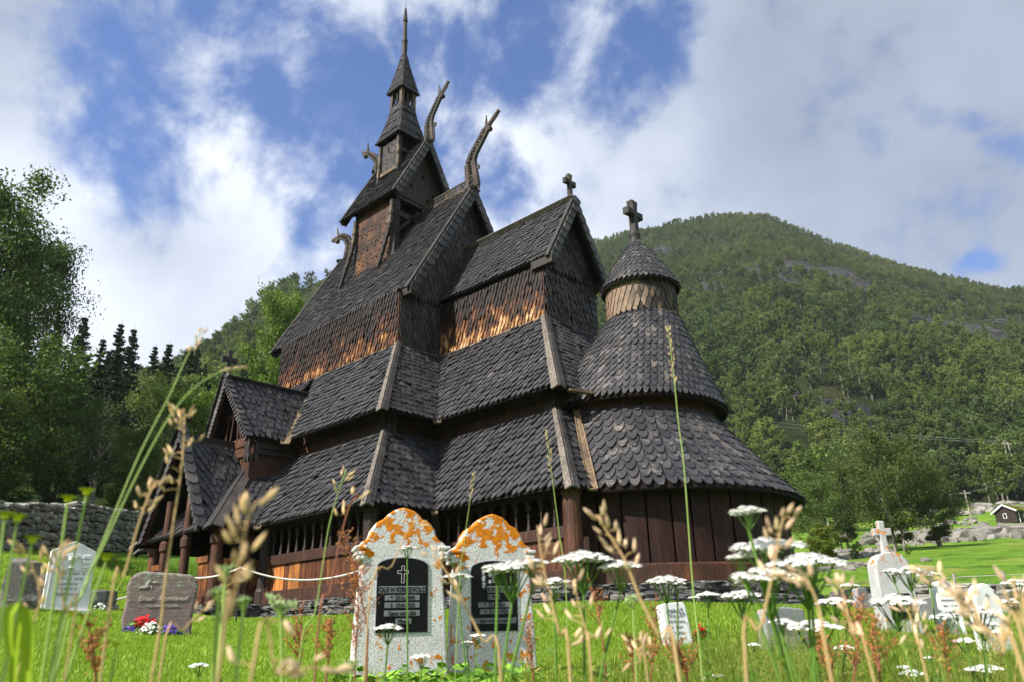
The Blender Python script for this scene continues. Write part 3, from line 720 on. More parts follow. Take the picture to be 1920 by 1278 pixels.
# ------------------------------------------------------------------ dragon heads (carved openwork, thick in the ridge's cross direction)
def dragon(name, pts, wid, parent, th=.15, sx=1, crest=None):
    """pts: centre line x,z from neck to snout; carved rails either side with cross pieces between"""
    g = MB(); P = [V(x, 0, z) for x, z in pts]
    for i in range(len(P)-1):
        d = (P[i+1]-P[i]).normalized(); s = V(-d.z, 0, d.x)
        w0, w1 = wid[i]/2, wid[i+1]/2
        for k in (-1, 1):
            g.beam(P[i]+s*w0*k-d*.02, P[i+1]+s*w1*k+d*.02, .42*(w0+w1)+.02, th*lerp(1, .7, i/len(P)), (0, 1, 0))
        m = max(2, int((P[i+1]-P[i]).length/.12))
        for q in range(m):
            t = (q+.5)/m; c = P[i].lerp(P[i+1], t); w = lerp(w0, w1, t); e = .045 if q % 2 else -.045
            g.beam(c-s*w+d*e, c+s*w-d*e, .035, th*.7, (0, 1, 0))
    o = g.build(name, M['carved'], parent)
    # scales along the nape
    sc = MB(); i = 0
    for i in range(2):
        d = (P[i+1]-P[i]).normalized(); s = V(-d.z, 0, d.x)*sx; n = int((P[i+1]-P[i]).length/.09)
        for q in range(n):
            c = P[i].lerp(P[i+1], q/n)+s*wid[i]*.55; sc.beam(c-d*.02, c+s*.045+d*.05, .05, th*.6, (0, 1, 0), taper=.5)
    sc.build('nape_scales', M['carved'], o)
    # jaw knob, ear, tongue
    j = MB(); k = len(P)-3; d = (P[-2]-P[k]).normalized(); s = V(-d.z, 0, d.x)*sx
    j.lathe([(0, -.09), (.08, -.08), (.115, 0), (.08, .08), (0, .09)], (0, 0, 0), 10)
    j.v = [(P[k+1]-s*.17+Vector((a, c, b)))[:] for a, b, c in j.v]; j.build('jaw_knob', M['carved'], o)
    e = MB(); b0 = P[k+1]+s*.06; e.beam(b0, b0+d*.16+s*.12+V(0, 0, .32), .14, .06, (0, 1, 0), taper=.25); e.beam(P[k+1]-s*.03, P[-1].lerp(P[k+1], .25)-s*.13, .09, .06, (0, 1, 0), taper=.5); e.build('ear', M['carved'], o)
    m = MB(); c0 = P[0].lerp(P[1], .15)-s*wid[0]*.9; c1 = P[0].lerp(P[1], .95)-s*wid[0]*.85
    m.beam(c0, c1, .10, .05, (0, 1, 0)); m.beam(c1+V(0, 0, -.02), c1-s*.22+V(0, 0, .10), .10, .05, (0, 1, 0)); 
    for q in range(3): m.beam(c1-s*(.08+.06*q)+V(0, 0, .05), c1-s*(.09+.06*q)+V(0, 0, .18), .03, .04, (0, 1, 0))
    for q in range(4): m.beam(c0.lerp(c1, q/4), c0.lerp(c1, q/4)+s*wid[0]*.6+V(0, 0, .05), .03, .04, (0, 1, 0))
    m.build('mane', M['darkboard'], o)
    return o
dragon('dragon_head', [(4.10, 14.2), (3.98, 15.30), (4.12, 15.62), (4.78, 16.33), (4.86, 16.42), (5.46, 16.86)], [.46, .34, .27, .22, .10, .055], nr, .13)
dragon('dragon_head', [(1.66, 17.45), (1.62, 18.32), (1.72, 18.58), (2.22, 19.22), (2.28, 19.30), (2.76, 19.72)], [.38, .28, .22, .18, .08, .05], t1, .11)
dragon('dragon_head', [(-1.60, 17.5), (-1.70, 18.15), (-1.95, 18.5), (-2.2, 18.72), (-2.45, 18.95), (-2.78, 19.12)], [.30, .22, .2, .18, .10, .06], t1, .1, -1)
dragon('dragon_head', [(-3.55, 14.1), (-3.42, 14.8), (-3.62, 15.2), (-3.95, 15.42), (-4.3, 15.5), (-4.72, 15.52)], [.36, .28, .24, .2, .12, .07], nr, .11, -1)
# ------------------------------------------------------------------ south porch: upper dormer
DM = empty('porch', (0, 0, 0)); DM.parent = CH
dz, dr, dh = 4.60, 6.62, 1.32
P = Pair(.2, .23, th=.025)
kB = (zBt-zBe)/bN
def yB(z): return -(yN+bN)+(z-zBe)/kB
nDE = P.face(V(dh, -6.2, dz), V(dh, yB(dz)-.0, dz), V(0, -6.42, dr), V(0, yB(dr), dr))
P.face(V(-dh, yB(dz), dz), V(-dh, -6.2, dz), V(0, yB(dr), dr), V(0, -6.42, dr))
dorm = P.build('dormer_roof', DM)
mb = MB(); mb.beam((.05, -6.42, dr+.03), (.05, yB(dr)+.1, dr+.03), .05, .17, (1, 0, 1)); mb.beam((-.05, -6.42, dr+.03), (-.05, yB(dr)+.1, dr+.03), .05, .17, (-1, 0, 1)); mb.build('ridge_board', M['darkboard'], dorm, bevel=.01)
valley_board((dh+.05, yB(dz)+.03, dz), (.02, yB(dr), dr), nB, nDE, .26, dorm)
def ygable_trim(parent, half, ze, zr, y, w=.22, m='post', mm='roof_pale', e=.3, n_sc=None):
    for sx in (-1, 1):
        a, b = V(sx*half, y+(.2 if half < 1.5 else 0), ze), V(0, y, zr); u = (b-a).normalized(); v = V(-sx*abs(u.z), 0, -abs(u.x))
        bd = MB(); bd.poly([a+V(0, 0, .05), b+V(0, 0, .05), b+V(0, 0, -.36), a+v*.2], (0, .05, 0)); bo = bd.build('barge_board', M[m], parent)
        # plate shingles folded over the edge: facing outwards from the roof plane
        nn = V(sx*abs(u.z), 0, abs(u.x)); sh = MB(); L = (b-a).length+.1
        def S(s, h): return a-u*.08+V(0, -.03, 0)+V(0, 1, 0)*(s if sx > 0 else -s)+u*h+nn*.05, nn
        shingles_row(sh, S, L, w, e)
        def S2(s, h): return a-u*.05+v*(s+.06)*1.0*sx*0+v*(.09)+u*h+V(0, -.03, 0)+v*(s*.9)*(1 if sx < 0 else -1)*1.0*(-1), V(0, -1, 0)
        shingles_row(sh, S2, L, .2, e*.6)
        sh.build('rake_shingles', M[mm], bo, fix=False)
ygable_trim(dorm, dh, dz, dr, -6.44, mm='roof_pale', e=.22)
cross('roof_cross', (0, -6.42, dr+.02), .86, .24, .12, .11, 'darkboard', dorm)
dorm.children[-1].name
crs = [o for o in dorm.children if o.name.startswith('roof_cross')][0]
crs.rotation_euler = (0, 0, 0)
# dormer walls, gable lattice and the moulded string under its eave
mb = MB(); mb.box((0, -5.2, 4.0), (2.0, 1.5, 1.4)); mb.box((0, -5.1, 4.9), (1.3, .9, 1.0)); mb.build('dormer_wall', M['tar_red'], DM)
mb = MB()
for k, x in enumerate((.98, -.98)): mb.box((x, -5.93, 4.1), (.2, .2, 1.3))
mb.beam((-1.1, -5.97, 4.62), (1.2, -5.97, 4.62), .06, .26); mb.beam((-1.1, -5.99, 4.32), (1.2, -5.99, 4.30), .05, .26)
mb.beam((-.6, -6.0, 5.55), (.6, -6.0, 5.55), .06, .12)
mb.build('gable_beam', M['tar_red'], DM)
mb = MB()
for x0, x1, z1 in ((.15, .0, 6.2), (.35, .15, 5.8), (.55, .38, 5.5), (.75, .6, 5.2), (-.3, -.1, 6.0), (-.6, -.45, 5.5)): mb.beam((x0+.05, -5.99, 4.7), (x1, -5.99, z1), .06, .03, (0, 1, 0))
for x0, x1 in ((.2, .6), (.35, .8), (0, .4)): mb.beam((x0, -5.975, 5.5), (x1, -5.975, 4.75), .09, .02, (0, 1, 0))
mb.build('gable_lattice', M['tar_red'], DM)
PP = Pair(.13, .2, 'point', .014)
PP.face(V(1.09, -6.05, 3.95), V(1.09, -5.8, 3.95), V(1.09, -6.05, 4.85), V(1.09, -5.8, 4.85)); PP.face(V(.8, -6.05, 3.95), V(1.09, -6.05, 3.95), V(.8, -6.05, 4.85), V(1.09, -6.05, 4.85))
PP.build('corner_pilaster', DM, 'wall_dark')
mb = MB(); mb.beam((1.10, -5.9, 4.28), (1.10, -4.4, 4.28), .05, .14); mb.beam((1.08, -5.9, 4.5), (1.08, -4.4, 4.5), .05, .22); mb.build('string_board', M['tar'], DM)
# porch lower roof: continues the gallery roof around the projecting porch
P = Pair(.2, .23, th=.025)
nPE = P.face(pe_s, pe_v, pt_s+V(0, 0, 0), pt_v)
P.face(V(-PXe, -7.5, zAe-.1), pe_s, V(-.2, -5.42, zAt), pt_s)
P.face(V(-PXi, -6.436, zAe), V(-PXe, -7.5, zAe-.1), V(-.47, -4.56, zAt), V(-.2, -5.42, zAt))
pr = P.build('porch_roof', DM)
nPS = V(0, -.73, .68)
hip_board('hip_board', pe_s, pt_s+V(.0, 0, 0), nPS, nPE, .24, .05, 'darkboard', pr)
hip_board('hip_board', V(-PXe, -7.5, zAe-.1), V(-.2, -5.42, zAt), nPS, V(-nPE.x, nPE.y, nPE.z), .22, .05, 'greywood', pr)
valley_board(pe_v+V(0, 0, .0), pt_v, nS, nPE, .16, pr)
# porch front gable
gz, gh, gy = 4.55, 1.72, -7.55
P = Pair(.21, .24, th=.025)
P.face(V(gh, gy, 1.95), V(gh, -6.6, 1.95), V(0, gy, gz), V(0, -5.1, gz)); P.face(V(-gh, -6.6, 1.95), V(-gh, gy, 1.95), V(0, -5.1, gz), V(0, gy, gz))
pg = P.build('porch_gable_roof', DM)
mb = MB(); mb.beam((0, gy+.15, gz+.05), (0, -5.25, gz+.05), .12, .22); mb.build('ridge_board', M['darkboard'], pg, bevel=.01)
ygable_trim(pg, gh+.06, 1.92, gz+.30, gy-.02, .30, m='post', mm='roof_pale', e=.36)
cross('roof_cross', (0, gy-.02, gz+.22), .62, .2, .13, .12, 'darkboard', pg)
mb = MB()
for x, y, r in ((1.85, -7.1, .15), (.62, -7.35, .12), (-.62, -7.35, .12), (-1.85, -7.1, .15), (1.95, -6.3, .12)):
    mb.lathe([(r*1.1, 0), (r*1.1, .3), (r, .36), (r, 1.5), (r*1.35, 1.55), (r*1.35, 1.75), (r, 1.8), (r*.9, 2.9 if abs(x) < 1 else 2.1)], (x, y, 0), 14)
    mb.build('porch_post', M['post'], DM, smooth=False); mb = MB()
mb = MB(); mb.beam((.62, -7.35, 2.7), (.45, -7.35, 1.9), .1, .1, (0, 1, 0))
mb.beam((-1.9, -7.3, 2.0), (1.9, -7.3, 2.0), .16, .16); mb.beam((-1.95, -7.1, .14), (1.95, -7.1, .14), .22, .28); mb.beam((1.95, -7.1, .14), (1.95, -6.0, .14), .2, .28)
mb.beam((1.95, -7.1, 1.98), (1.95, -6.0, 1.98), .14, .14); mb.build('porch_beam', M['tar_red'], DM)
mb = MB()
for x, w in ((1.52, .30), (1.22, .28), (-1.5, .30), (-1.2, .28)):
    mb.box((x, -7.16, .72), (w-.02, .05, .9)); 
mb.box((1.37, -7.2, 1.17), (.62, .07, .16)); mb.box((-1.35, -7.2, 1.17), (.62, .07, .16))
for y in (-6.85, -6.6, -6.35, -6.1): mb.box((1.98, y, .72), (.05, .23, .9))
build_each(mb, 'plank_panel', M['orange'], DM)
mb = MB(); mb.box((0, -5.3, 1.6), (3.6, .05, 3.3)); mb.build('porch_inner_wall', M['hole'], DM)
# lower door step boards
mb = MB(); mb.beam((1.3, -7.75, -.12), (1.55, -7.55, .55), .12, .05, (0, 1, 0)); mb.beam((.2, -7.7, -.05), (1.7, -7.7, -.05), .35, .08); mb.build('porch_step', M['orange'], DM)
# ------------------------------------------------------------------ ground, meadow and mountain
import numpy as np
FH = Vector((FWD.x, FWD.y, 0)).normalized(); RH = Vector((FH.y, -FH.x, 0))
def hdir(u, v=None):
    if v is None: v = 1203-(u-960)*.0277
    d = pix_dir(u, v); return math.atan2(d.dot(RH), d.dot(FH)), d.z/math.hypot(d.x, d.y)
AZC = [-3.2, -1.2]+[hdir(u)[0] for u in (0, 480, 960, 1440, 1920)]+[1.2, 3.2]
DT = [0, 3, 6, 10, 14, 18, 25, 35, 50, 90, 130, 170]
HT = [(-.38,)*5, (-.34, -.34, -.33, -.36, -.40), (-.15, -.12, -.18, -.26, -.34), (.42, .12, .12, -.12, -.26), (.80, .40, .42, .15, -.08), (1.70, .62, .5, .36, .04), (2.5, 1.6, .6, .5, .22),
      (4.2, 3.3, 1.8, 1.3, 1.3), (8.0, 6.4, 4.2, 3.4, 3.7), (20, 20, 12, 9.0, 8.0), (30, 32, 24, 15, 13.6), (42, 44, 36, 25, 22.5)]
HT = [(a*.3-.3, a*.6-.1)+(a, b, c, d, e)+(e*.6-.1, e*.3-.3) if k > 0 else (-.38,)*9 for k, (a, b, c, d, e) in enumerate(HT)]
CREST = [(-900, 760), (0, 765), (250, 745), (330, 712), (380, 672), (450, 606), (500, 562), (560, 542), (620, 514), (700, 485), (800, 470), (900, 462), (1000, 460), (1125, 454), (1180, 438), (1240, 434), (1300, 417), (1370, 405), (1440, 409), (1500, 436), (1600, 474), (1700, 508), (1800, 532), (1880, 552), (1960, 560), (2300, 610), (2900, 700)]
CA = [(hdir(u, v)[0], hdir(u, v)[1]) for u, v in CREST]
def interp(xs, ys, x):
    if x <= xs[0]: return ys[0]
    if x >= xs[-1]: return ys[-1]
    for i in range(len(xs)-1):
        if x <= xs[i+1]:
            t = (x-xs[i])/(xs[i+1]-xs[i]); return ys[i]+(ys[i+1]-ys[i])*t
def sstep(a, b, x):
    t = min(max((x-a)/(b-a), 0), 1); return t*t*(3-2*t)
def polar(x, y):
    dx, dy = x-CAM.x, y-CAM.y; f = dx*FH.x+dy*FH.y; r = dx*RH.x+dy*RH.y
    return math.atan2(r, f), math.hypot(f, r)
def from_polar(az, D): return CAM.x+D*(FH.x*math.cos(az)+RH.x*math.sin(az)), CAM.y+D*(FH.y*math.cos(az)+RH.y*math.sin(az))
AZL = hdir(420)[0]; AZR = hdir(1150)[0]
def Gp(az, D):
    if D <= 170:
        j = 0
        while j < len(DT)-2 and D > DT[j+1]: j += 1
        t = (D-DT[j])/(DT[j+1]-DT[j]); 
        h = lerp(interp(AZC, HT[j], az), interp(AZC, HT[j+1], az), t)
    else:
        h0 = interp(AZC, HT[-1], az); tc = interp([a for a, _ in CA], [b for _, b in CA], az)
        Dc = lerp(330, 540, sstep(AZL, AZR, az)); Hc = max(tc*Dc, h0)
        t = (D-170)/(Dc-170)
        if t <= 1: h = h0+(Hc-h0)*(t*.88+.12*math.sin(math.pi/2*t))
        else: h = Hc-(D-Dc)*.25*min(1, (t-1)*4)
        fade = sstep(0, .15, t)*(.35 if .93 < t < 1.1 else 1)
        x, y = from_polar(az, D); n = noise.noise(Vector((x/60, y/60, 0)))*7+noise.noise(Vector((x/22, y/22, 3)))*3+abs(noise.noise(Vector((x/35, y/35, 9))))*6
        h += n*fade*(.5 if az < AZL else 1)
    return h
def G(x, y):
    az, D = polar(x, y); h = Gp(az, D)+CAM.z
    # level plateau under the church
    dx = max(-4.6-x, 0, x-14.4); dy = max(-7.9-y, 0, y-8.6)
    e = math.hypot(dx, dy); k = 1-sstep(0.2, lerp(1.2, 4.5, sstep(1, 7, x)), e)
    h = lerp(h, -.58, k)
    if D < 170: h += (noise.noise(Vector((x/1.7, y/1.7, 0)))*.03+noise.noise(Vector((x/9, y/9, 5)))*(.06+.015*max(0, D-20)*.3))*(1-k*.8)
    return h
def at(u, D, v=None): # ground point seen in image column u at horizontal distance D
    x, y = from_polar(hdir(u, v)[0], D); return Vector((x, y, G(x, y)))
def mesh_grid(name, Ds, azs, m, wrap=False, attr=None):
    vs = []; fs = []; n = len(azs)
    for D in Ds:
        for a in azs:
            x, y = from_polar(a, D); vs.append((x, y, G(x, y)))
    for i in range(len(Ds)-1):
        for k in range(n-1): fs.append((i*n+k+1, i*n+k, (i+1)*n+k, (i+1)*n+k+1))
    if Ds[0] < 1:
        vs.append((CAM.x, CAM.y, G(CAM.x, CAM.y))); c = len(vs)-1
        for k in range(n-1): fs.append((c, k, k+1))
    me = bpy.data.meshes.new(name); me.from_pydata(vs, [], fs); me.materials.append(m); me.polygons.foreach_set('use_smooth', [True]*len(fs))
    ob = bpy.data.objects.new(name, me); SC.collection.objects.link(ob)
    if attr:
        at_ = me.attributes.new('rock', 'FLOAT', 'POINT'); at_.data.foreach_set('value', [attr(v) for v in vs])
    return ob
ROCKS = []   # (point, radius)
def march(u, v):
    d = pix_dir(u, v); hl = math.hypot(d.x, d.y); D = 60.0
    while D < 900:
        p = CAM+d*(D/hl)
        if p.z < G(p.x, p.y): return p, D
        D += 2
    return None, None
for u, v, r in ((1400, 505, 26), (1440, 520, 24), (1530, 515, 34), (1580, 535, 22), (1790, 615, 26), (1850, 640, 26), (1610, 780, 22), (1650, 800, 20), (1500, 630, 16), (1350, 545, 14),
                (405, 650, 26), (428, 622, 26), (445, 640, 20), (380, 700, 16), (1320, 540, 12), (1480, 740, 10), (1900, 600, 16), (1700, 680, 12), (1240, 470, 12)):
    p, D = march(u, v)
    if p is not None: ROCKS.append((p.copy(), r/FPX*D*1.9))
def rockness(v):
    k = 0
    for p, r in ROCKS:
        if abs(v[0]-p.x) < r*3 and abs(v[1]-p.y) < r*3:
            d = math.hypot((v[0]-p.x)/1.3, v[1]-p.y); k = max(k, 1-sstep(r*.55, r*1.5, d+noise.noise(Vector(v)/6)*r*.7))
    return k
def grass_mat(name, g1, g2, dry, far=False):
    def fn(w, b, co):
        n1 = w.noise(co, .35 if not far else .05, 5, .6); n2 = w.noise(co, 9, 4, .7); n3 = w.noise(co, 60, 3, .7)
        c = w.mix(w.smooth(n1, .35, .65), g1, g2); c = w.mix(w.math('MULTIPLY', w.smooth(w.noise(co, .16, 6, .65), .50, .66), .65), c, dry); c = w.mix(w.smooth(w.noise(co, .5, 6, .7), .5, .64), c, w.mix(.5, g1, (.03, .07, .01)))
        c = w.mix(1.0, c, w.ramp(n2, [(.3, .7), (.7, 1.3)]), 'MULTIPLY'); c = w.mix(1.0, c, w.ramp(n3, [(.3, .65), (.7, 1.35)]), 'MULTIPLY')
        rk = w.node('ShaderNodeAttribute', attribute_name='rock').outputs['Fac']
        c = w.mix(rk, c, w.mix(n2, (.012, .020, .006), (.035, .055, .014)))  # here the attribute marks woodland floor; tree shade is darkened into its colour
        w.set(b.inputs['Base Color'], c); bump(w, b, n3, .8, .05)
    return mat(name, fn, .95, .1)
M['lawn'] = grass_mat('lawn_turf', (.100, .205, .018), (.145, .265, .028), (.28, .28, .07))
def hill_fn(w, b, co):
    rk = w.node('ShaderNodeAttribute', attribute_name='rock').outputs['Fac']
    n = w.noise(co, .06, 6, .65); n2 = w.noise(co, .5, 6, .7); n3 = w.noise(w.scale(co, 1, 1, .35), .35, 8, .75, .4)
    g = w.ramp(n, [(.3, (.018, .034, .009)), (.55, (.034, .052, .014)), (.75, (.075, .068, .028))])
    g = w.mix(1.0, g, w.ramp(n2, [(.3, .6), (.7, 1.3)]), 'MULTIPLY')
    st = w.ramp(n3, [(.30, (.010, .011, .014)), (.45, (.035, .036, .042)), (.60, (.10, .098, .10)), (.8, (.20, .19, .18))])
    k = w.smooth(w.math('ADD', rk, w.math('MULTIPLY', w.math('SUBTRACT', n2, .5), .9)), .35, .6)
    w.set(b.inputs['Base Color'], w.mix(k, g, st)); bump(w, b, n3, 1.0, 3.0)
M['hill'] = mat('mountain_side', hill_fn, .95, .1)
azs = [math.pi*(-1+2*k/90) for k in range(0, 33)]
azs = [a for a in azs if a < -.95]+[-.95+1.9*k/260 for k in range(261)]; azs += [-a for a in reversed(azs) if a < -.951]
azs = sorted(azs)
azs[0] = -math.pi; azs[-1] = math.pi
Ds = [.4]
while Ds[-1] < 170: Ds.append(Ds[-1]*1.035+.04)
Ds[-1] = 170
def shaded_floor(v):  # mask of the forest floor that carries the painted tree shade
    az, D = polar(v[0], v[1]); lim = lerp(28, 41, sstep(hdir(-60)[0], hdir(330)[0], az)); k = sstep(lim, lim+1.5, D)*(1-sstep(hdir(600)[0], hdir(900)[0], az))
    k2 = sstep(150, 158, D+5*noise.noise(Vector((v[0]/8, v[1]/8, 0))))*sstep(hdir(1000)[0], hdir(1300)[0], az)
    return max(k, k2)
ground = mesh_grid('ground', Ds, azs, M['lawn'], attr=shaded_floor); tag(ground, kind='structure')
ground['label'] = 'mown green graveyard lawn and meadow'
DM_ = [170]
while DM_[-1] < 700: DM_.append(DM_[-1]*1.004+2.2)
azm = [-1.6+3.2*k/420 for k in range(421)]
hill = mesh_grid('mountain', DM_, azm, M['hill'], attr=rockness); tag(hill, kind='structure')
hill['label'] = 'steep wooded mountainside with rock faces'
# far ground ring behind, so that the sheet reaches the horizon
me = MB(); N = 72
for k in range(N):
    a = 2*math.pi*k/N
    for D, z in ((169, None), (900, 20)):
        x, y = from_polar(a, D); me.v.append((x, y, (G(x, y)-1.0) if z is None else z))
for k in range(N): me.f.append((2*k, 2*((k+1) % N), 2*((k+1) % N)+1, 2*k+1))
o = me.build('distant_ground', M['hill']); tag(o, kind='structure')

# ------------------------------------------------------------------ foliage materials and trees
def leaf_mat(name, cols, trans=.38, rough=.6):
    m = bpy.data.materials.new(name); m.use_nodes = True; w = NT(m.node_tree); b = m.node_tree.nodes['Principled BSDF']
    oi = w.node('ShaderNodeObjectInfo').outputs['Random']; r = island(w)
    c = w.ramp(w.math('ADD', w.math('MULTIPLY', oi, .7), w.math('MULTIPLY', r, .3)), cols)
    c = w.mix(1.0, c, w.ramp(r, [(0, .75), (1, 1.3)]), 'MULTIPLY')
    pos = w.node('ShaderNodeObjectInfo').outputs['Location']; rg = w.noise(pos, .018, 4, .6)
    c = w.mix(w.smooth(rg, .38, .64), w.mix(1.0, c, (.72, .78, .85), 'MULTIPLY'), w.mix(1.0, c, (1.30, 1.18, .95), 'MULTIPLY'))
    w.set(b.inputs['Base Color'], c); b.inputs['Roughness'].default_value = rough; b.inputs['Specular IOR Level'].default_value = .25
    t = w.node('ShaderNodeBsdfTranslucent'); w.set(t.inputs[0], w.mix(1.0, c, (1.1, 1.25, .6), 'MULTIPLY'))
    mx = w.node('ShaderNodeMixShader'); mx.inputs[0].default_value = trans
    w.l.new(b.outputs[0], mx.inputs[1]); w.l.new(t.outputs[0], mx.inputs[2]); w.l.new(mx.outputs[0], w.n['Material Output'].inputs[0]); return m
M['birch_leaf'] = leaf_mat('birch_leaves', [(0, (.058, .098, .022)), (.4, (.095, .146, .034)), (.75, (.140, .192, .052)), (1, (.190, .230, .105))])
M['dark_leaf'] = leaf_mat('dark_birch_leaves', [(0, (.070, .115, .030)), (1, (.135, .190, .058))])
M['light_leaf'] = leaf_mat('pale_birch_leaves', [(0, (.12, .20, .032)), (1, (.17, .25, .045))])
M['grey_leaf'] = leaf_mat('grey_green_leaves', [(0, (.055, .080, .022)), (1, (.085, .115, .034))])
M['yellow_leaf'] = leaf_mat('yellow_green_leaves', [(0, (.14, .17, .025)), (1, (.20, .22, .03))])
M['needle'] = leaf_mat('spruce_needles', [(0, (.016, .036, .013)), (1, (.032, .060, .022))], .1)
def bark_fn(c1, c2):
    def fn(w, b, co):
        n = w.noise(w.scale(co, 1, 1, 3), 3, 5, .7); w.set(b.inputs['Base Color'], w.mix(w.smooth(n, .4, .6), c1, c2)); bump(w, b, n, .5, .03)
    return fn
M['birch_bark'] = mat('birch_bark', bark_fn((.07, .06, .05), (.30, .28, .25)), .8, .2)
M['bark'] = mat('dark_bark', bark_fn((.025, .020, .016), (.08, .065, .05)), .9, .2)
M['dead_bark'] = mat('dead_bark', bark_fn((.16, .14, .12), (.38, .35, .31)), .9, .2)
nr_ = np.random.RandomState(5)
def leaf_cards(mb, P, size, droop=.0, aspect=.6):
    P = np.asarray(P); n = len(P)
    if n == 0: return
    a = nr_.normal(size=(n, 3)); a[:, 2] -= droop; a /= np.linalg.norm(a, axis=1)[:, None]
    b = np.cross(a, nr_.normal(size=(n, 3))); b /= np.linalg.norm(b, axis=1)[:, None]
    s = size*nr_.uniform(.6, 1.3, size=(n, 1)); A_ = a*s; B_ = b*s*aspect
    q = np.stack([P-A_, P+B_*.9-A_*.1, P+A_, P-B_*.9-A_*.1], 1).reshape(-1, 3); o = len(mb.v)
    mb.v.extend(map(tuple, q.tolist())); mb.f.extend([(o+4*i, o+4*i+1, o+4*i+2, o+4*i+3) for i in range(n)])
def make_broadleaf(seed, H=10, spread=.32, leaves=9000, leaf=.12, droop=1.0, base=.25, limbs=16, lean=0.0, trunk_r=.014, stems=1):
    r = random.Random(seed); T = MB(); C = MB(); pts = []; nxt = []
    for st in range(stems):
        ox, oy = (r.uniform(-.04, .04)*H, r.uniform(-.04, .04)*H) if stems > 1 else (0, 0); lx = r.uniform(-.1, .1)+lean; ly = r.uniform(-.1, .1)
        n = 10; tr = [Vector((ox+lx*H*(k/n)**1.3+r.uniform(-.01, .01)*H, oy+ly*H*(k/n)**1.3+r.uniform(-.01, .01)*H, H*.97*k/n)) for k in range(n+1)]
        tr[0] = Vector((ox, oy, -.3)); rad = [trunk_r*H*(1-.93*k/n)+.01 for k in range(n+1)]; T.tube(tr, rad, 7)
        for i in range(limbs//stems):
            t = base+(1-base)*((i+r.random())/(limbs//stems))*.97; k = min(int(t*n), n-1); p = tr[k].lerp(tr[k+1], t*n-k)
            prof = math.sin(math.pi*min(1, (1-t)/(1-base)*.80+.2))**.8
            L = H*spread*prof*r.uniform(.7, 1.15)+.03*H; az = i*2.4+r.uniform(-.5, .5); el = lerp(.35, 1.1, t)+r.uniform(-.15, .15)
            d = Vector((math.cos(az)*math.cos(el), math.sin(az)*math.cos(el), math.sin(el))); q = p.copy(); path = [q.copy()]
            for s in range(5):
                q = q+d*L/5; d = (d+Vector((r.uniform(-.2, .2), r.uniform(-.2, .2), -.12*droop))).normalized(); path.append(q.copy())
            T.tube(path, [rad[k]*.42*(1-.85*s/5)+.004*H/10 for s in range(6)], 5, cap=False)
            for b_ in range(7):
                s = r.uniform(.25, 1); k2 = min(int(s*5), 4); p2 = path[k2].lerp(path[k2+1], s*5-k2); L2 = L*r.uniform(.18, .42)
                d2 = (d+Vector((r.uniform(-1, 1), r.uniform(-1, 1), r.uniform(-.5, .7)))).normalized(); e = p2+d2*L2
                nxt.append((p2, e, L2))
                T.tube([p2, (p2+e)/2+Vector((0, 0, .05*L2)), e], [.004*H/10+.006, .004, .003], 4, cap=False)
    per = max(6, leaves//len(nxt))
    for p2, e, L2 in nxt:
        m = int(per*r.uniform(.5, 1.5)); t = nr_.uniform(.15, 1.1, m)[:, None]
        c = np.array(p2)*(1-t)+np.array(e)*t; sp = L2*.22+.10*H/10
        off = np.clip(nr_.normal(size=(m, 3)), -1.5, 1.5)*sp; off[:, 2] = off[:, 2]*.7-np.abs(nr_.normal(size=m))*L2*.45*droop
        pts.append(c+off)
    leaf_cards(C, np.concatenate(pts), leaf, droop*.5); return T, C
def make_spruce(seed, H=14, R0=.2, dens=1.0, size=.16):
    r = random.Random(seed); T = MB(); C = MB(); T.tube([(0, 0, -.3), (0, 0, H*.5), (0, 0, H)], [H*.013, H*.008, .01], 6); pts = []; z = H*.08
    while z < H*.985:
        t = z/H; L = H*R0*(1-t)**.8*r.uniform(.7, 1.15)+.08; nb = 8 if t < .8 else 6
        for k in range(nb):
            az = r.uniform(0, 6.28); l = L*r.uniform(.7, 1.12); m = int((8+l*22)*dens)
            s = np.linspace(.08, 1, m)[:, None]; dz = (-.42*s+.30*s**3.0)*l
            p = np.concatenate([s*l*math.cos(az), s*l*math.sin(az), z+dz], 1); w_ = (1-s*.8)*l*.11+.02
            p = np.repeat(p, 2, 0)+nr_.normal(size=(2*m, 3))*np.repeat(w_, 2, 0)*[1, 1, .45]; p[:, 2] -= np.abs(nr_.normal(size=2*m))*.12*np.repeat(w_[:, 0]/max(w_.max(), .01), 2)
            pts.append(p)
        z += H*.030*r.uniform(.8, 1.2)*(1 if t < .7 else .75)
    leaf_cards(C, np.concatenate(pts), size, .8, .35); return T, C
def mesh_only(mb, name, m):
    me = bpy.data.meshes.new(name); me.from_pydata(mb.v, [], mb.f); me.materials.append(m); me.update(); return me
PROTO = {}
def proto(key, fn, leaf_m, bark_m):
    T, C = fn(); PROTO[key] = (mesh_only(T, key+'_trunk', M[bark_m]), mesh_only(C, key+'_crown', M[leaf_m]))
def tree(key, name, loc, sc, label, cat='tree', group=None, rz=None, sxy=None):
    t, c = PROTO[key]; e = empty(name, loc, rnd.uniform(0, 6.28) if rz is None else rz); e.scale = (sc*(sxy or 1), sc*(sxy or 1), sc)
    for nm, me in (('trunk', t), ('crown', c)):
        if me is None: continue
        o = bpy.data.objects.new(nm, me); SC.collection.objects.link(o); o.parent = e
    tag(e, label, cat, group); return e
proto('bigbirch', lambda: make_broadleaf(11, 20, .16, 46000, .12, 2.2, .14, 64, .05, .011), 'dark_leaf', 'bark')
proto('bushy1', lambda: make_broadleaf(12, 9, .36, 20000, .105, 1.1, .10, 30), 'dark_leaf', 'bark')
proto('bushy2', lambda: make_broadleaf(13, 9, .33, 18000, .105, .8, .10, 30), 'birch_leaf', 'birch_bark')
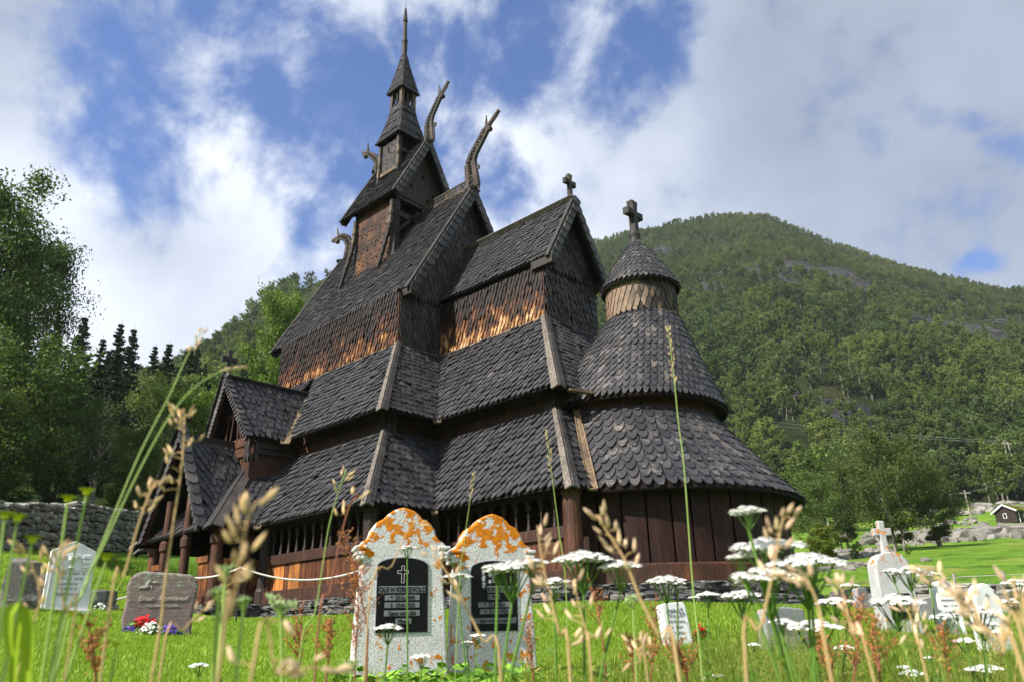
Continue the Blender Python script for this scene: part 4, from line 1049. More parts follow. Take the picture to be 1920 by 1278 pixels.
proto('pale1', lambda: make_broadleaf(14, 9, .30, 18000, .105, 1.1, .10, 30), 'light_leaf', 'birch_bark')
proto('willow', lambda: make_broadleaf(15, 11, .42, 30000, .12, .9, .10, 40, 0, .012, 3), 'grey_leaf', 'birch_bark')
proto('spruce1', lambda: make_spruce(21, 15, .185), 'needle', 'bark')
proto('spruce2', lambda: make_spruce(22, 15, .155, .9), 'needle', 'bark')
proto('midbirch1', lambda: make_broadleaf(31, 9, .30, 3600, .24, 1.0, .28, 20), 'birch_leaf', 'birch_bark')
proto('midbirch2', lambda: make_broadleaf(32, 9, .36, 3600, .24, .8, .22, 20), 'birch_leaf', 'birch_bark')
proto('midbirch3', lambda: make_broadleaf(33, 9, .26, 3000, .24, 1.2, .32, 18), 'grey_leaf', 'birch_bark')
proto('shrub', lambda: make_broadleaf(41, 2.4, .5, 5000, .07, .3, .02, 20), 'yellow_leaf', 'bark')
proto('dshrub', lambda: make_broadleaf(42, 2.4, .6, 5000, .08, .3, .02, 20), 'dark_leaf', 'bark')
def dead():
    r = random.Random(3); T = MB(); T.tube([(0, 0, -.2), (.1, 0, 2), (0, .1, 4.2), (.1, 0, 6.2)], [.11, .08, .05, .012], 6)
    for i in range(26):
        z = 1.2+4.6*i/26; az = i*2.4; L = (6.4-z)*.42; d = Vector((math.cos(az)*.6, math.sin(az)*.6, .85)).normalized(); p = Vector((.05, .03, z)); q = p+d*L
        T.tube([p, (p+q)/2+Vector((0, 0, -.05)), q], [.025, .015, .004], 4)
        for j in range(3):
            s = p.lerp(q, .4+.2*j); T.tube([s, s+(d+Vector((r.uniform(-.6, .6), r.uniform(-.6, .6), .1)))*L*.3], [.009, .003], 3)
    return T
PROTO['dead'] = (mesh_only(dead(), 'dead_trunk', M['dead_bark']), None)
def crown_top(key):
    me = PROTO[key][1] or PROTO[key][0]; z = sorted(v.co.z for v in me.vertices); return z[int(len(z)*.995)]
def top_scale(u, vtop, D, H):   # scale so that a tree H tall reaches image row vtop
    p = at(u, D); d = pix_dir(u, vtop); hl = math.hypot(d.x, d.y); return (CAM.z+d.z/hl*D-p.z)/H
def T_(key, name, u, vtop, D, H, label, group=None, cat='tree', rz=None, sxy=None):
    # the column is taken at the crown's own height (the view converges upwards)
    a = hdir(u, vtop)[0]; x, y = from_polar(a, D); p = Vector((x, y, G(x, y)-.1)); d = pix_dir(u, vtop); hl = math.hypot(d.x, d.y)
    s = (CAM.z+d.z/hl*D-p.z)/crown_top(key); return tree(key, name, p, s, label, cat, group, rz, sxy)
T_('bigbirch', 'birch_tree', -10, 345, 42, 19.8, 'tallest drooping birch at the far left edge, open dark crown against the cloud', rz=.4)
T_('bigbirch', 'birch_tree', 78, 445, 46, 19.8, 'second tall drooping birch just right of the tallest one, thin hanging twigs', rz=2.2, sxy=.85)
T_('bushy1', 'birch_tree', 60, 640, 38, 8.7, 'broad dark green birch in front of the tall drooping birches, over the stone wall', sxy=1.15)
T_('bushy1', 'birch_tree', 140, 735, 42, 8.7, 'dark green rounded birch with low branches above the stone wall')
T_('bushy2', 'birch_tree', -30, 700, 36, 8.7, 'green birch cut by the left edge behind the stone wall')
T_('bushy1', 'birch_tree', 10, 780, 40, 8.7, 'low dark birch under the tall birches at the left edge')
T_('bushy2', 'birch_tree', 330, 705, 50, 8.7, 'light green birch between the spruces and the church porch')
T_('pale1', 'birch_tree', 395, 730, 46, 8.7, 'bright green birch directly behind the porch gables')
T_('bushy2', 'birch_tree', 268, 800, 44, 8.7, 'small mid green birch at the foot of the spruces')
T_('pale1', 'birch_tree', 545, 548, 66, 8.7, 'yellow green birch rising behind the nave roof', sxy=.62)
T_('pale1', 'birch_tree', 492, 655, 58, 8.7, 'yellow green birch behind the dormer ridge', sxy=.75)
T_('bushy2', 'birch_tree', 620, 590, 70, 8.7, 'green birch mostly hidden behind the nave roof')
T_('dead', 'dead_tree', 208, 735, 44, 6.2, 'bare dead birch with pale trunk in front of the dark spruces')
T_('shrub', 'shrub', 232, 893, 45, 2.3, 'yellow green shrub just above the stone wall')
T_('dshrub', 'shrub', 265, 935, 43, 2.3, 'green shrub behind the right end of the stone wall')
sp = [(228, 612, 62), (252, 622, 66), (292, 652, 70), (318, 648, 64), (352, 655, 68), (160, 600, 60), (193, 640, 57), (275, 690, 58), (335, 690, 74), (205, 660, 72), (375, 690, 76)]
for i, (u, v, D) in enumerate(sp):
    T_('spruce1' if i % 2 else 'spruce2', 'spruce_tree', u, v, D, 15, ['tallest dark spruce left of the porch', 'dark spruce leaning close to the tallest spruce', 'dark spruce in the middle of the spruce row', 'dark spruce with a narrow tip right of the middle of the row', 'dark spruce near the right end of the row behind the light birch',
        'dark spruce half hidden by the tall drooping birch', 'dark spruce just right of the drooping birch', 'lower dark spruce in front of the row', 'lower dark spruce at the back of the row', 'dark spruce behind the bare dead birch', 'rightmost dark spruce of the row'][i], 'spruces left of the church')
k_ = random.Random(77)
for i in range(34):
    u = k_.uniform(-120, 430); D = k_.uniform(62, 150)
    x, y = from_polar(hdir(u)[0], D)
    tree(k_.choice(['spruce1', 'spruce2', 'spruce1', 'midbirch1']), 'spruce_tree', (x, y, G(x, y)-.2), k_.uniform(.6, .95), 'dark conifer deep in the wood left of the church', 'tree', 'wood left of the church')
for i in range(26):
    u = k_.uniform(-60, 330); D = k_.uniform(44, 62); x, y = from_polar(hdir(u)[0], D)
    tree(k_.choice(['dshrub', 'bushy1', 'dshrub']), 'undergrowth_bush', (x, y, G(x, y)-.3), k_.uniform(.3, .6), 'dark bush in the shade under the trees beyond the stone wall', 'shrub', 'undergrowth beyond the stone wall')
# right hand side
T_('willow', 'birch_tree', 1640, 812, 66, 10.7, 'broad grey green tree with several pale stems, right of the apse', rz=1.0, sxy=1.05)
T_('willow', 'birch_tree', 1735, 880, 70, 10.7, 'lower spreading grey green tree hanging over the rocks', rz=3.3, sxy=1.25)
T_('willow', 'birch_tree', 1560, 870, 74, 10.7, 'grey green tree between the broad tree and the apse', rz=4.3)
T_('bushy1', 'birch_tree', 1520, 885, 56, 8.7, 'dark green tree right beside the apse eave', rz=4)
T_('dshrub', 'shrub', 1700, 1022, 58, 2.3, 'dark bush below the broad grey green tree')
T_('dshrub', 'shrub', 1600, 1015, 60, 2.3, 'dark bush at the foot of the broad tree')
T_('shrub', 'shrub', 1535, 985, 50, 2.3, 'yellow green bush beside the apse wall', sxy=1.2)
n_mid = 0
for i in range(150):
    u = k_.uniform(1150, 1980); D = k_.uniform(112, 172)
    if u > 1640 and D < 150: continue
    x, y = from_polar(hdir(u)[0], D)
    kd = k_.choice(['midbirch1', 'midbirch2', 'midbirch3'])
    if k_.random() < .14: tree(k_.choice(['spruce1', 'spruce2']), 'spruce_tree', (x, y, G(x, y)-.2), k_.uniform(.5, .8), 'dark spruce among birches at the foot of the mountain', 'tree', 'spruces at the foot of the mountain')
    else: tree(kd, 'birch_tree', (x, y, G(x, y)-.2), k_.uniform(.7, 1.25), {'midbirch1': 'green birch of middling width at the foot of the mountain', 'midbirch2': 'broad round-crowned green birch at the foot of the mountain', 'midbirch3': 'slim grey green birch at the foot of the mountain'}[kd], 'tree', 'birches at the foot of the mountain')
# the mountain's own wood reads as one mass
SRC = bpy.data.collections.new('wood_sources')
for i in range(5):
    T, C = make_broadleaf(50+i, 9, (.26, .32, .22, .28, .36)[i], 2200, .24, .9, (.3, .22, .4, .3, .2)[i], 12); T.join(C) if False else None
    me = bpy.data.meshes.new('wood_tree'); nv = len(T.v); me.from_pydata(T.v+C.v, [], T.f+[tuple(q+nv for q in f) for f in C.f])
    me.materials.append(M['birch_bark']); me.materials.append(M['birch_leaf' if i != 2 else 'grey_leaf']); me.polygons.foreach_set('material_index', [0]*len(T.f)+[1]*len(C.f))
    SRC.objects.link(bpy.data.objects.new('wood_tree_%d' % i, me))
def scatter(name, coll, pts, kind='stuff', label=None, parent=None):
    """pts: (x, y, z, rz, scale[, tilt])"""
    me = bpy.data.meshes.new(name); me.from_pydata([p[:3] for p in pts], [], [])
    a = me.attributes.new('rot', 'FLOAT_VECTOR', 'POINT'); a.data.foreach_set('vector', [c for p in pts for c in ((p[5] if len(p) > 5 else 0), (p[6] if len(p) > 6 else 0), p[3])])
    a = me.attributes.new('scl', 'FLOAT', 'POINT'); a.data.foreach_set('value', [p[4] for p in pts])
    ob = bpy.data.objects.new(name, me); SC.collection.objects.link(ob)
    ng = bpy.data.node_groups.new(name, 'GeometryNodeTree'); ng.interface.new_socket('Geometry', in_out='INPUT', socket_type='NodeSocketGeometry'); ng.interface.new_socket('Geometry', in_out='OUTPUT', socket_type='NodeSocketGeometry')
    N_ = ng.nodes; L_ = ng.links; gi = N_.new('NodeGroupInput'); go = N_.new('NodeGroupOutput'); ip = N_.new('GeometryNodeInstanceOnPoints'); ci = N_.new('GeometryNodeCollectionInfo')
    ci.inputs[0].default_value = coll; ci.inputs['Separate Children'].default_value = True; ci.inputs['Reset Children'].default_value = True
    L_.new(gi.outputs[0], ip.inputs['Points']); L_.new(ci.outputs[0], ip.inputs['Instance']); ip.inputs['Pick Instance'].default_value = True
    ri = N_.new('FunctionNodeRandomValue'); ri.data_type = 'INT'; ri.inputs[4].default_value = 0; ri.inputs[5].default_value = len(coll.objects)-1; L_.new(ri.outputs[2], ip.inputs['Instance Index'])
    for nm, ty, sock in (('rot', 'FLOAT_VECTOR', 'Rotation'), ('scl', 'FLOAT', 'Scale')):
        na = N_.new('GeometryNodeInputNamedAttribute'); na.data_type = ty; na.inputs[0].default_value = nm; L_.new(na.outputs[0], ip.inputs[sock])
    L_.new(ip.outputs[0], go.inputs[0]); md = ob.modifiers.new('scatter', 'NODES'); md.node_group = ng
    if label: ob['label'] = label
    ob['kind'] = kind
    if parent: ob.parent = parent
    return ob
pts = []; kk = random.Random(9)
for i in range(30000):
    az = kk.uniform(-.80, .80); D = math.sqrt(kk.uniform(165**2, 575**2))
    if hdir(500)[0] < az < hdir(1060)[0] and kk.random() < .93: continue
    x, y = from_polar(az, D); z = G(x, y)
    if kk.random() < rockness((x, y, z))*1.3: continue
    cl = noise.noise(Vector((x/38, y/38, 1)))
    if cl < -.34 and kk.random() < .75: continue
    s = lerp(.85, .42, sstep(190, 470, D))*kk.uniform(.4, 1.25)
    pts.append((x, y, z-.2, kk.uniform(0, 6.28), s))
scatter('mountain_wood', SRC, pts, label='dense birch wood covering the mountainside')
# ------------------------------------------------------------------ stones
def stone(mb, c, d, r, rot=None, rough=.22):
    """a rounded broken block: a cube cut twice, pushed about"""
    M_ = rot or Matrix.Rotation(r.uniform(-.25, .25), 3, 'Z') @ Matrix.Rotation(r.uniform(-.12, .12), 3, 'X') @ Matrix.Rotation(r.uniform(-.12, .12), 3, 'Y')
    o = len(mb.v); idx = {}; c = Vector(c)
    for i in (-1, 0, 1):
        for j in (-1, 0, 1):
            for k in (-1, 0, 1):
                if i == j == k == 0: continue
                p = Vector((i, j, k)); nz = sum(1 for q in (i, j, k) if q); f = (1.0, 1.0, .93, .82)[nz]
                p = Vector((p.x*d[0]/2*f*(1+r.uniform(-rough, rough)), p.y*d[1]/2*f*(1+r.uniform(-rough, rough)), p.z*d[2]/2*f*(1+r.uniform(-rough, rough))))
                idx[(i, j, k)] = len(mb.v); mb.v.append(tuple(M_ @ p+c))
    for ax in range(3):
        for sg in (-1, 1):
            for a_ in (-1, 0):
                for b_ in (-1, 0):
                    q = []
                    for da, db in ((0, 0), (1, 0), (1, 1), (0, 1)):
                        t = [0, 0, 0]; t[ax] = sg; t[(ax+1) % 3] = a_+da; t[(ax+2) % 3] = b_+db; q.append(idx[tuple(t)])
                    mb.f.append(tuple(q if sg > 0 else q[::-1]))
def stone_fn(cols, lich=.5, lc=(.34, .34, .29)):
    def fn(w, b, co):
        r = island(w); n = w.noise(co, 6, 8, .75); n2 = w.noise(co, 45, 5, .7); c = w.ramp(w.math('ADD', w.math('MULTIPLY', r, .6), w.math('MULTIPLY', n, .5)), cols)
        c = w.mix(1.0, c, w.ramp(n2, [(.3, .55), (.7, 1.45)]), 'MULTIPLY')
        l = w.smooth(w.noise(co, 11, 6, .7), .52, .6); c = w.mix(w.math('MULTIPLY', l, lich), c, lc)
        w.set(b.inputs['Base Color'], c); bump(w, b, w.math('ADD', n, w.math('MULTIPLY', n2, .4)), .8, .04)
    return fn
M['wallstone'] = mat('dry_wall_stone', stone_fn([(.1, (.09, .085, .08)), (.5, (.22, .21, .20)), (.9, (.40, .38, .35))], .65), .9, .2)
M['slate'] = mat('dark_slate', stone_fn([(.1, (.03, .032, .036)), (.5, (.08, .082, .088)), (.9, (.17, .155, .14))], .45), .8, .3)
M['bedrock'] = mat('pale_bedrock', stone_fn([(.1, (.10, .095, .09)), (.5, (.20, .19, .18)), (.9, (.32, .30, .28))], .4, (.16, .15, .07)), .9, .2)
mb = MB(); rs = random.Random(4); p0, p1 = at(-110, 26), at(340, 40); L = (p1-p0).length; ex = (p1-p0).normalized(); ny = Vector((-ex.y, ex.x, 0))
z = 0; hgt = 1.45
while z < hgt:
    h = rs.uniform(.10, .22); x = rs.uniform(-.2, 0)
    while x < L:
        w_ = rs.uniform(.18, .62); c = p0+ex*(x+w_/2); g = G(c.x, c.y); top = hgt-.1*math.sin(x*.7)-.22*sstep(L*.45, L, x)
        if z+h < top+.1:
            for s in (-1, 1): stone(mb, (c.x+ny.x*s*.24, c.y+ny.y*s*.24, g+z+h/2-.05+rs.uniform(-.02, .02)), (w_*.97, .5, h*.98), rs, Matrix.Rotation(math.atan2(ex.y, ex.x)+rs.uniform(-.1, .1), 3, 'Z') @ Matrix.Rotation(rs.uniform(-.08, .08), 3, 'Y') @ Matrix.Rotation(rs.uniform(-.15, .15), 3, 'X'), .16)
        x += w_
    z += h*.93
o = mb.build('dry_stone_wall', M['wallstone'], fix=False); tag(o, 'long grey dry stone wall below the trees at the left', 'stone wall')
mb = MB(); c0 = p0+Vector((0, 0, 0))
# low wall at the right behind the graves
mb = MB(); p0, p1 = at(1590, 23), at(2050, 21); L = (p1-p0).length; ex = (p1-p0).normalized(); z = 0
while z < .62:
    h = rs.uniform(.09, .18); x = 0
    while x < L:
        w_ = rs.uniform(.2, .6); c = p0+ex*(x+w_/2); stone(mb, (c.x, c.y, G(c.x, c.y)+z+h/2-.04), (w_, .45, h), rs, Matrix.Rotation(math.atan2(ex.y, ex.x)+rs.uniform(-.12, .12), 3, 'Z'), .2); x += w_
    z += h*.92
o = mb.build('low_stone_wall', M['wallstone'], fix=False); tag(o, 'low dark stone wall behind the gravestones at the right', 'stone wall')
# foundation under the church and the flagged strip round it
mb = MB(); ring = [(-2.6, -7.5), (2.4, -7.5), (2.6, GY-.05), (GX+.05, GY-.05), (GX+.05, CY-.05), (CX+.05, CY-.05)]
ang = [R(-72+5*k) for k in range(33)]; ring += [(xA+3.68*math.cos(a), 3.68*math.sin(a)) for a in ang]
for (ax, ay), (bx, by) in zip(ring, ring[1:]):
    a_, b_ = Vector((ax, ay, 0)), Vector((bx, by, 0)); L = (b_-a_).length; ex = (b_-a_).normalized(); z = -.72
    while z < -.02:
        h = rs.uniform(.06, .15); h = min(h, .0-z+.02); x = 0
        while x < L:
            w_ = rs.uniform(.15, .55); c = a_+ex*(x+w_/2); oo = rs.uniform(-.06, .10)+(.12 if z < -.3 else 0); n_ = Vector((ex.y, -ex.x, 0))
            stone(mb, (c.x+n_.x*oo, c.y+n_.y*oo, z+h/2), (w_, .45, h*1.02), rs, Matrix.Rotation(math.atan2(ex.y, ex.x)+rs.uniform(-.15, .15), 3, 'Z'), .2); x += w_
        z += h*.95
for i in range(150):
    k = rs.randrange(len(ring)-1); t = rs.random(); x = lerp(ring[k][0], ring[k+1][0], t); y = lerp(ring[k][1], ring[k+1][1], t); ex = Vector((ring[k+1][0]-ring[k][0], ring[k+1][1]-ring[k][1], 0)).normalized(); q = rs.uniform(.3, .8)
    x += ex.y*q; y -= ex.x*q; stone(mb, (x, y, G(x, y)+.03), (rs.uniform(.15, .5), rs.uniform(.12, .35), rs.uniform(.05, .18)), rs)
mb.build('foundation', M['slate'], CH, fix=False)
mb = MB()
for off, y_ in ((1.25, 0),):
    for k in range(len(ring)-1):
        a_, b_ = Vector((*ring[k], 0)), Vector((*ring[k+1], 0)); ex = (b_-a_).normalized(); n_ = Vector((ex.y, -ex.x, 0)); x = 0
        while x < (b_-a_).length:
            w_ = rs.uniform(.4, .9); c = a_+ex*(x+w_/2)+n_*(off+rs.uniform(-.05, .05)); stone(mb, (c.x, c.y, G(c.x, c.y)+.01), (w_*.97, rs.uniform(.35, .55), .06), rs, Matrix.Rotation(math.atan2(ex.y, ex.x)+rs.uniform(-.08, .08), 3, 'Z'), .1); x += w_
o = mb.build('path', M['bedrock'], fix=False); tag(o, kind='structure'); o['label'] = 'strip of flat paving stones round the church'
# ------------------------------------------------------------------ graveyard
NRM = (-FH+RH*.32).normalized()
def face_rz(off=0.0): return math.atan2(NRM.x, -NRM.y)+off
def granite_fn(base1, base2, lich, lcol=(.66, .20, .006), spots=(.05, .05, .055)):
    def fn(w, b, co):
        sp = w.noise(co, 95, 3, .85); s2 = w.noise(co, 5, 4)
        c = w.mix(w.ramp(sp, [(.40, 0), (.60, 1)]), base1, base2); c = w.mix(w.smooth(w.noise(co, 120, 2, .6), .585, .64), c, spots)
        c = w.mix(1.0, c, w.ramp(s2, [(.3, .85), (.7, 1.12)]), 'MULTIPLY')
        z = w.node('ShaderNodeSeparateXYZ', i_0=co).outputs[2]
        n1 = w.noise(co, 11, 5, .62, .4); bias = w.math('MULTIPLY', w.smooth(z, .78, 1.06), .135)
        n1 = w.math('ADD', n1, w.math('MULTIPLY', w.math('SUBTRACT', w.noise(co, 48, 5, .7), .5), .16)); e = w.smooth(w.math('ADD', n1, bias), .60-lich*.1, .65-lich*.1)
        lc = w.mix(w.ramp(w.noise(co, 34, 5, .8), [(.35, 0), (.6, 1)]), tuple(q*.5 for q in lcol), (lcol[0]*1.15, lcol[1]*1.25, lcol[2]*1.5))
        w.set(b.inputs['Base Color'], w.mix(w.math('MULTIPLY', e, 1.0 if lich != 0 else 0.0), c, lc)); bump(w, b, w.math('ADD', sp, w.math('MULTIPLY', e, .8)), .5, .006)
    return fn
M['granite'] = mat('lichened_granite', granite_fn((.44, .45, .47), (.82, .81, .79), .15), .85, .3)
M['granite_more'] = mat('heavily_lichened_granite', granite_fn((.44, .45, .47), (.82, .81, .79), .5), .85, .3)
M['granite_pale'] = mat('pale_granite', granite_fn((.34, .35, .37), (.62, .62, .62), -.9), .85, .3)
M['granite_grey'] = mat('grey_granite', granite_fn((.22, .23, .25), (.42, .43, .45), .05), .85, .3)
M['marble'] = mat('white_marble', granite_fn((.74, .75, .77), (.84, .84, .85), 0, spots=(.55, .55, .56)), .7, .35)
M['plate'] = flat_mat('polished_black_stone', (.005, .005, .006), .45, .18, .05)
M['plate_bar'] = flat_mat('grey_inscription_bar', (.16, .16, .18), .6, .3, .25, 60)
M['ink'] = flat_mat('black_lettering', (.006, .006, .006), .6, .2)
M['silver'] = flat_mat('silver_line', (.42, .42, .45), .5, .4)
M['white_paint'] = flat_mat('white_lettering', (.62, .58, .52), .8, .2)
M['grey_ink'] = flat_mat('grey_lettering', (.22, .23, .26), .8, .2)
def brown_fn(w, b, co):
    n = w.noise(w.scale(co, 1, 1, 4.5), 9, 7, .7, .5); n2 = w.noise(co, 70, 4, .7); z = w.node('ShaderNodeSeparateXYZ', i_0=co).outputs[2]
    c = w.ramp(n, [(.25, (.11, .080, .075)), (.5, (.23, .175, .165)), (.75, (.36, .29, .275))]); c = w.mix(1.0, c, w.ramp(n2, [(.3, .7), (.7, 1.3)]), 'MULTIPLY')
    l = w.smooth(w.math('ADD', w.noise(co, 14, 5, .7), w.math('MULTIPLY', w.smooth(z, .35, .8), .12)), .60, .66); c = w.mix(w.math('MULTIPLY', l, .8), c, (.30, .34, .28))
    w.set(b.inputs['Base Color'], c); bump(w, b, w.math('ADD', n, w.math('MULTIPLY', n2, .3)), 1.0, .02)
M['brownstone'] = mat('rough_reddish_brown_stone', brown_fn, .9, .2)
def text(s, size, x, z, parent, m, y=-.004, ext=.0015, name='inscription', shear=0, align='CENTER', sx=1.0):
    cu = bpy.data.curves.new(name, 'FONT'); cu.body = s; cu.size = size; cu.extrude = ext; cu.align_x = align; cu.align_y = 'CENTER'; cu.shear = shear
    o = bpy.data.objects.new(name, cu); SC.collection.objects.link(o); cu.materials.append(M[m]); bpy.context.view_layer.update(); me = bpy.data.meshes.new_from_object(o.evaluated_get(bpy.context.evaluated_depsgraph_get())); me.materials.clear(); me.materials.append(M[m]); bpy.data.objects.remove(o)
    o = bpy.data.objects.new(name, me); SC.collection.objects.link(o); o.parent = parent; o.location = (x, y, z); o.rotation_euler = (R(90), 0, 0); o.scale = (sx, 1, 1); return o
def slab(outline, th, y0=0.0):
    m = MB(); m.poly([V(x, y0, z) for x, z in outline], (0, th, 0)); return m
def sym(half): return [(x, z) for x, z in half]+[(-x, z) for x, z in reversed(half) if x > 1e-6]
def place(name, u, D, label, cat='gravestone', off=0.0, sink=.06, tilt=0, group=None):
    p = at(u, D); e = empty(name, (p.x, p.y, p.z-sink)); e.rotation_euler = (R(tilt), 0, face_rz(off)); return tag(e, label, cat, group)
# the two tall lichen-covered stones
def tall_stone(u, D, label, m, sc, off, texts, plate_x=0.0, flowers=False):
    g = place('gravestone', u, D, label, off=off, sink=.14); g.scale = (sc, 1, 1)
    half = [(.30, 0), (.285, .40), (.255, .84), (.285, .86), (.285, .905), (.265, .93), (.235, .945), (.215, .975), (.205, 1.01), (.175, 1.05), (.125, 1.075), (.105, 1.10), (.07, 1.125), (.03, 1.14), (0, 1.146)]
    body = slab(sym(half), .17, 0).build('headstone', M[m], g, bevel=.012)
    mb = MB(); 
    for s in (-1, 1):
        for k, (z, w) in enumerate(((.895, .05), (.86, .035), (.835, .02))): mb.box((s*.27, .085, z), (w+.03, .20, .025))
    mb.build('shoulder_moulding', M[m], g, bevel=.008)
    px, pw, pz0, pz1 = plate_x, .162, .40, .82; arc = [(px-pw, pz0), (px+pw, pz0), (px+pw, pz1-.035)]+[(px+pw*math.cos(t), pz1-.035+.05*math.sin(t)) for t in [math.pi*k/10 for k in range(1, 10)]]+[(px-pw, pz1-.035)]
    fr = slab([(x+(x-px)*.03, z+(.006 if z > .5 else -.006)) for x, z in arc], .006, -.004).build('plate_edge', M['silver'], g)
    pl = slab(arc, .005, -.008).build('name_plate', M['plate'], g)
    for (s, z, w, h, size, x) in texts:
        b_ = MB(); b_.box((px+x, -.0095, z), (w, .004, h)); bo = b_.build('inscription_bar', M['plate_bar'], pl, bevel=.004)
        text(s, size, px+x, z, bo, 'ink', y=-.0125, sx=.82)
    return g, pl, px
g, pl, px = tall_stone(752, 5.05, 'left one of the two tall lichened granite gravestones with a black plate', 'granite', .97, .0,
    [('OLE H KIRKEVOLD', .645, .30, .042, .044, 0), ('*  27-5-1844', .598, .22, .032, .036, .0), ('†  13-4-1923', .555, .22, .032, .036, 0), ('Signa vere ditt', .508, .225, .034, .036, 0), ('Minne', .462, .10, .032, .036, .01)])
mb = MB()
def outline_cross(cx, cz, h, w, t, mb, y=-.0105):
    P = [(-t, 0), (t, 0), (t, h*.55), (w, h*.55), (w, h*.55+2*t), (t, h*.55+2*t), (t, h), (-t, h), (-t, h*.55+2*t), (-w, h*.55+2*t), (-w, h*.55), (-t, h*.55)]
    for a, b in zip(P, P[1:]+P[:1]): mb.beam((cx+a[0], y, cz+a[1]), (cx+b[0], y, cz+b[1]), .0035, .003, (0, 1, 0))
outline_cross(px, .685, .10, .034, .0085, mb); mb.build('engraved_cross', M['silver'], pl)
g, pl, px = tall_stone(928, 5.35, 'right one of the two tall lichened granite gravestones, flowers carved on its plate', 'granite_more', .96, .0,
    [('KIRKEVOLD', .655, .19, .04, .042, .045), ('f. MO', .608, .085, .034, .038, -.005), ('*  22-5-1851', .56, .23, .032, .035, .0), ('†  31-12-1935', .518, .23, .032, .035, .01), ('Signa vere ditt minne', .462, .30, .036, .031, 0)])
mb = MB(); outline_cross(px+.0, .70, .095, .032, .008, mb)
for k in range(9):
    a = k*.75; cx, cz = px-.06+.03*math.cos(k*2.1), .66+.0145*k; pts_ = [(cx+.018*math.cos(a+q)*(.4 if i % 2 else 1), cz+.018*math.sin(a+q)*(.4 if i % 2 else 1)) for i, q in enumerate([j*2*math.pi/10 for j in range(10)])]
    mb.poly([V(x, -.011, z) for x, z in pts_], (0, .002, 0))
mb.build('engraved_flowers', M['silver'], pl)
# brown rough boulder stone
g = place('gravestone', 288, 9.4, 'rough reddish brown boulder gravestone with white script, planted flowers at its foot', off=.1, sink=.04); g.scale = (.88, 1, .84)
half = [(-.36, 0), (.39, 0), (.38, .25), (.405, .5), (.415, .60), (.39, .69), (.33, .745), (.15, .765), (-.05, .775), (-.22, .79), (-.30, .765), (-.36, .70), (-.385, .60), (-.37, .45), (-.395, .2)]
mb = slab(half, .17); b_ = mb.build('headstone', M['brownstone'], g, bevel=.03)
text('Einar  Kennanuf', .085, .02, .46, g, 'white_paint', y=-.006, shear=.3, sx=1.0); text('* 9.2.1908   † 1.3.1990', .04, .02, .37, g, 'white_paint', y=-.005, shear=.2)
mb = MB()
for cx, cz, a, L in ((-.17, .64, .9, .13), (-.20, .60, .2, .14), (-.12, .60, -1.2, .06), (-.09, .655, .1, .08)):
    d = V(math.cos(a), 0, math.sin(a)); s = V(-d.z, 0, d.x); c = V(cx, -.003, cz); mb.poly([c-d*L/2, c-s*L*.13, c+d*L/2, c+s*L*.13], (0, -.003, 0))
mb.build('carved_leaves', M['white_paint'], g)
# ornate white stone with a pointed top
g = place('gravestone', 106, 11.2, 'tall white marble gravestone with a pointed top and an urn relief, at the left', off=.28, sink=.05); g.scale = (.86, .9, .92)
slab([(-.36, 0), (.36, 0), (.33, .10), (-.33, .10)], .26, -.06).build('plinth', M['marble'], g, bevel=.01)
slab([(-.29, .10), (.29, .10), (.285, .84), (0, .97), (-.285, .84)], .13).build('headstone', M['marble'], g, bevel=.008)
mb = MB()
for a, b in (((-.235, .12), (-.235, .60)), ((.235, .12), (.235, .60)), ((-.235, .60), (.235, .60)), ((-.235, .12), (.235, .12))): mb.beam((a[0], -.008, a[1]), (b[0], -.008, b[1]), .02, .016, (0, 1, 0))
for sx in (-1, 1):
    for z in (.64, .70, .76): mb.box((sx*.18, -.01, z), (.10, .03, .045))
mb.lathe([(0, 0), (.05, .0), (.03, .03), (.025, .06), (.06, .10), (.065, .14), (.04, .15), (0, .15)], (0, 0, .62), 14)
for k in range(11):
    t0, t1 = math.pi*k/11, math.pi*(k+.8)/11; mb.beam((-.16*math.cos(t0), -.008, .66+.13*math.sin(t0)), (-.16*math.cos(t1), -.008, .66+.13*math.sin(t1)), .03, .03, (0, 1, 0))
mb.build('urn_relief', M['marble'], g, bevel=.004)
def glyph_rows(parent, rows, x0, x1, m='grey_ink', y=-.003, h=.02, seed=1, name='worn_inscription'):
    r = random.Random(seed); mb = MB()
    for z, w in rows:
        x = x0+(x1-x0)*(1-w)/2; xe = x1-(x1-x0)*(1-w)/2
        while x < xe:
            k = r.random()
            if k < .82:
                mb.beam((x, y, z-h/2), (x, y, z+h/2), h*.14, .002, (0, 1, 0))
                if k < .5: mb.beam((x, y, z+r.choice((-.5, 0, .5))*h), (x+h*.4, y, z+r.choice((-.5, .5))*h), .002, h*.12, (0, 1, 0))
                if k > .3: mb.beam((x+h*.42, y, z-h/2), (x+h*.42, y, z+h/2), h*.14, .002, (0, 1, 0))
            x += h*.75
    mb.build(name, M[m], parent)
glyph_rows(g, [(.55, .95), (.485, .8), (.42, .65), (.36, .6), (.29, .75)], -.2, .2, h=.03)
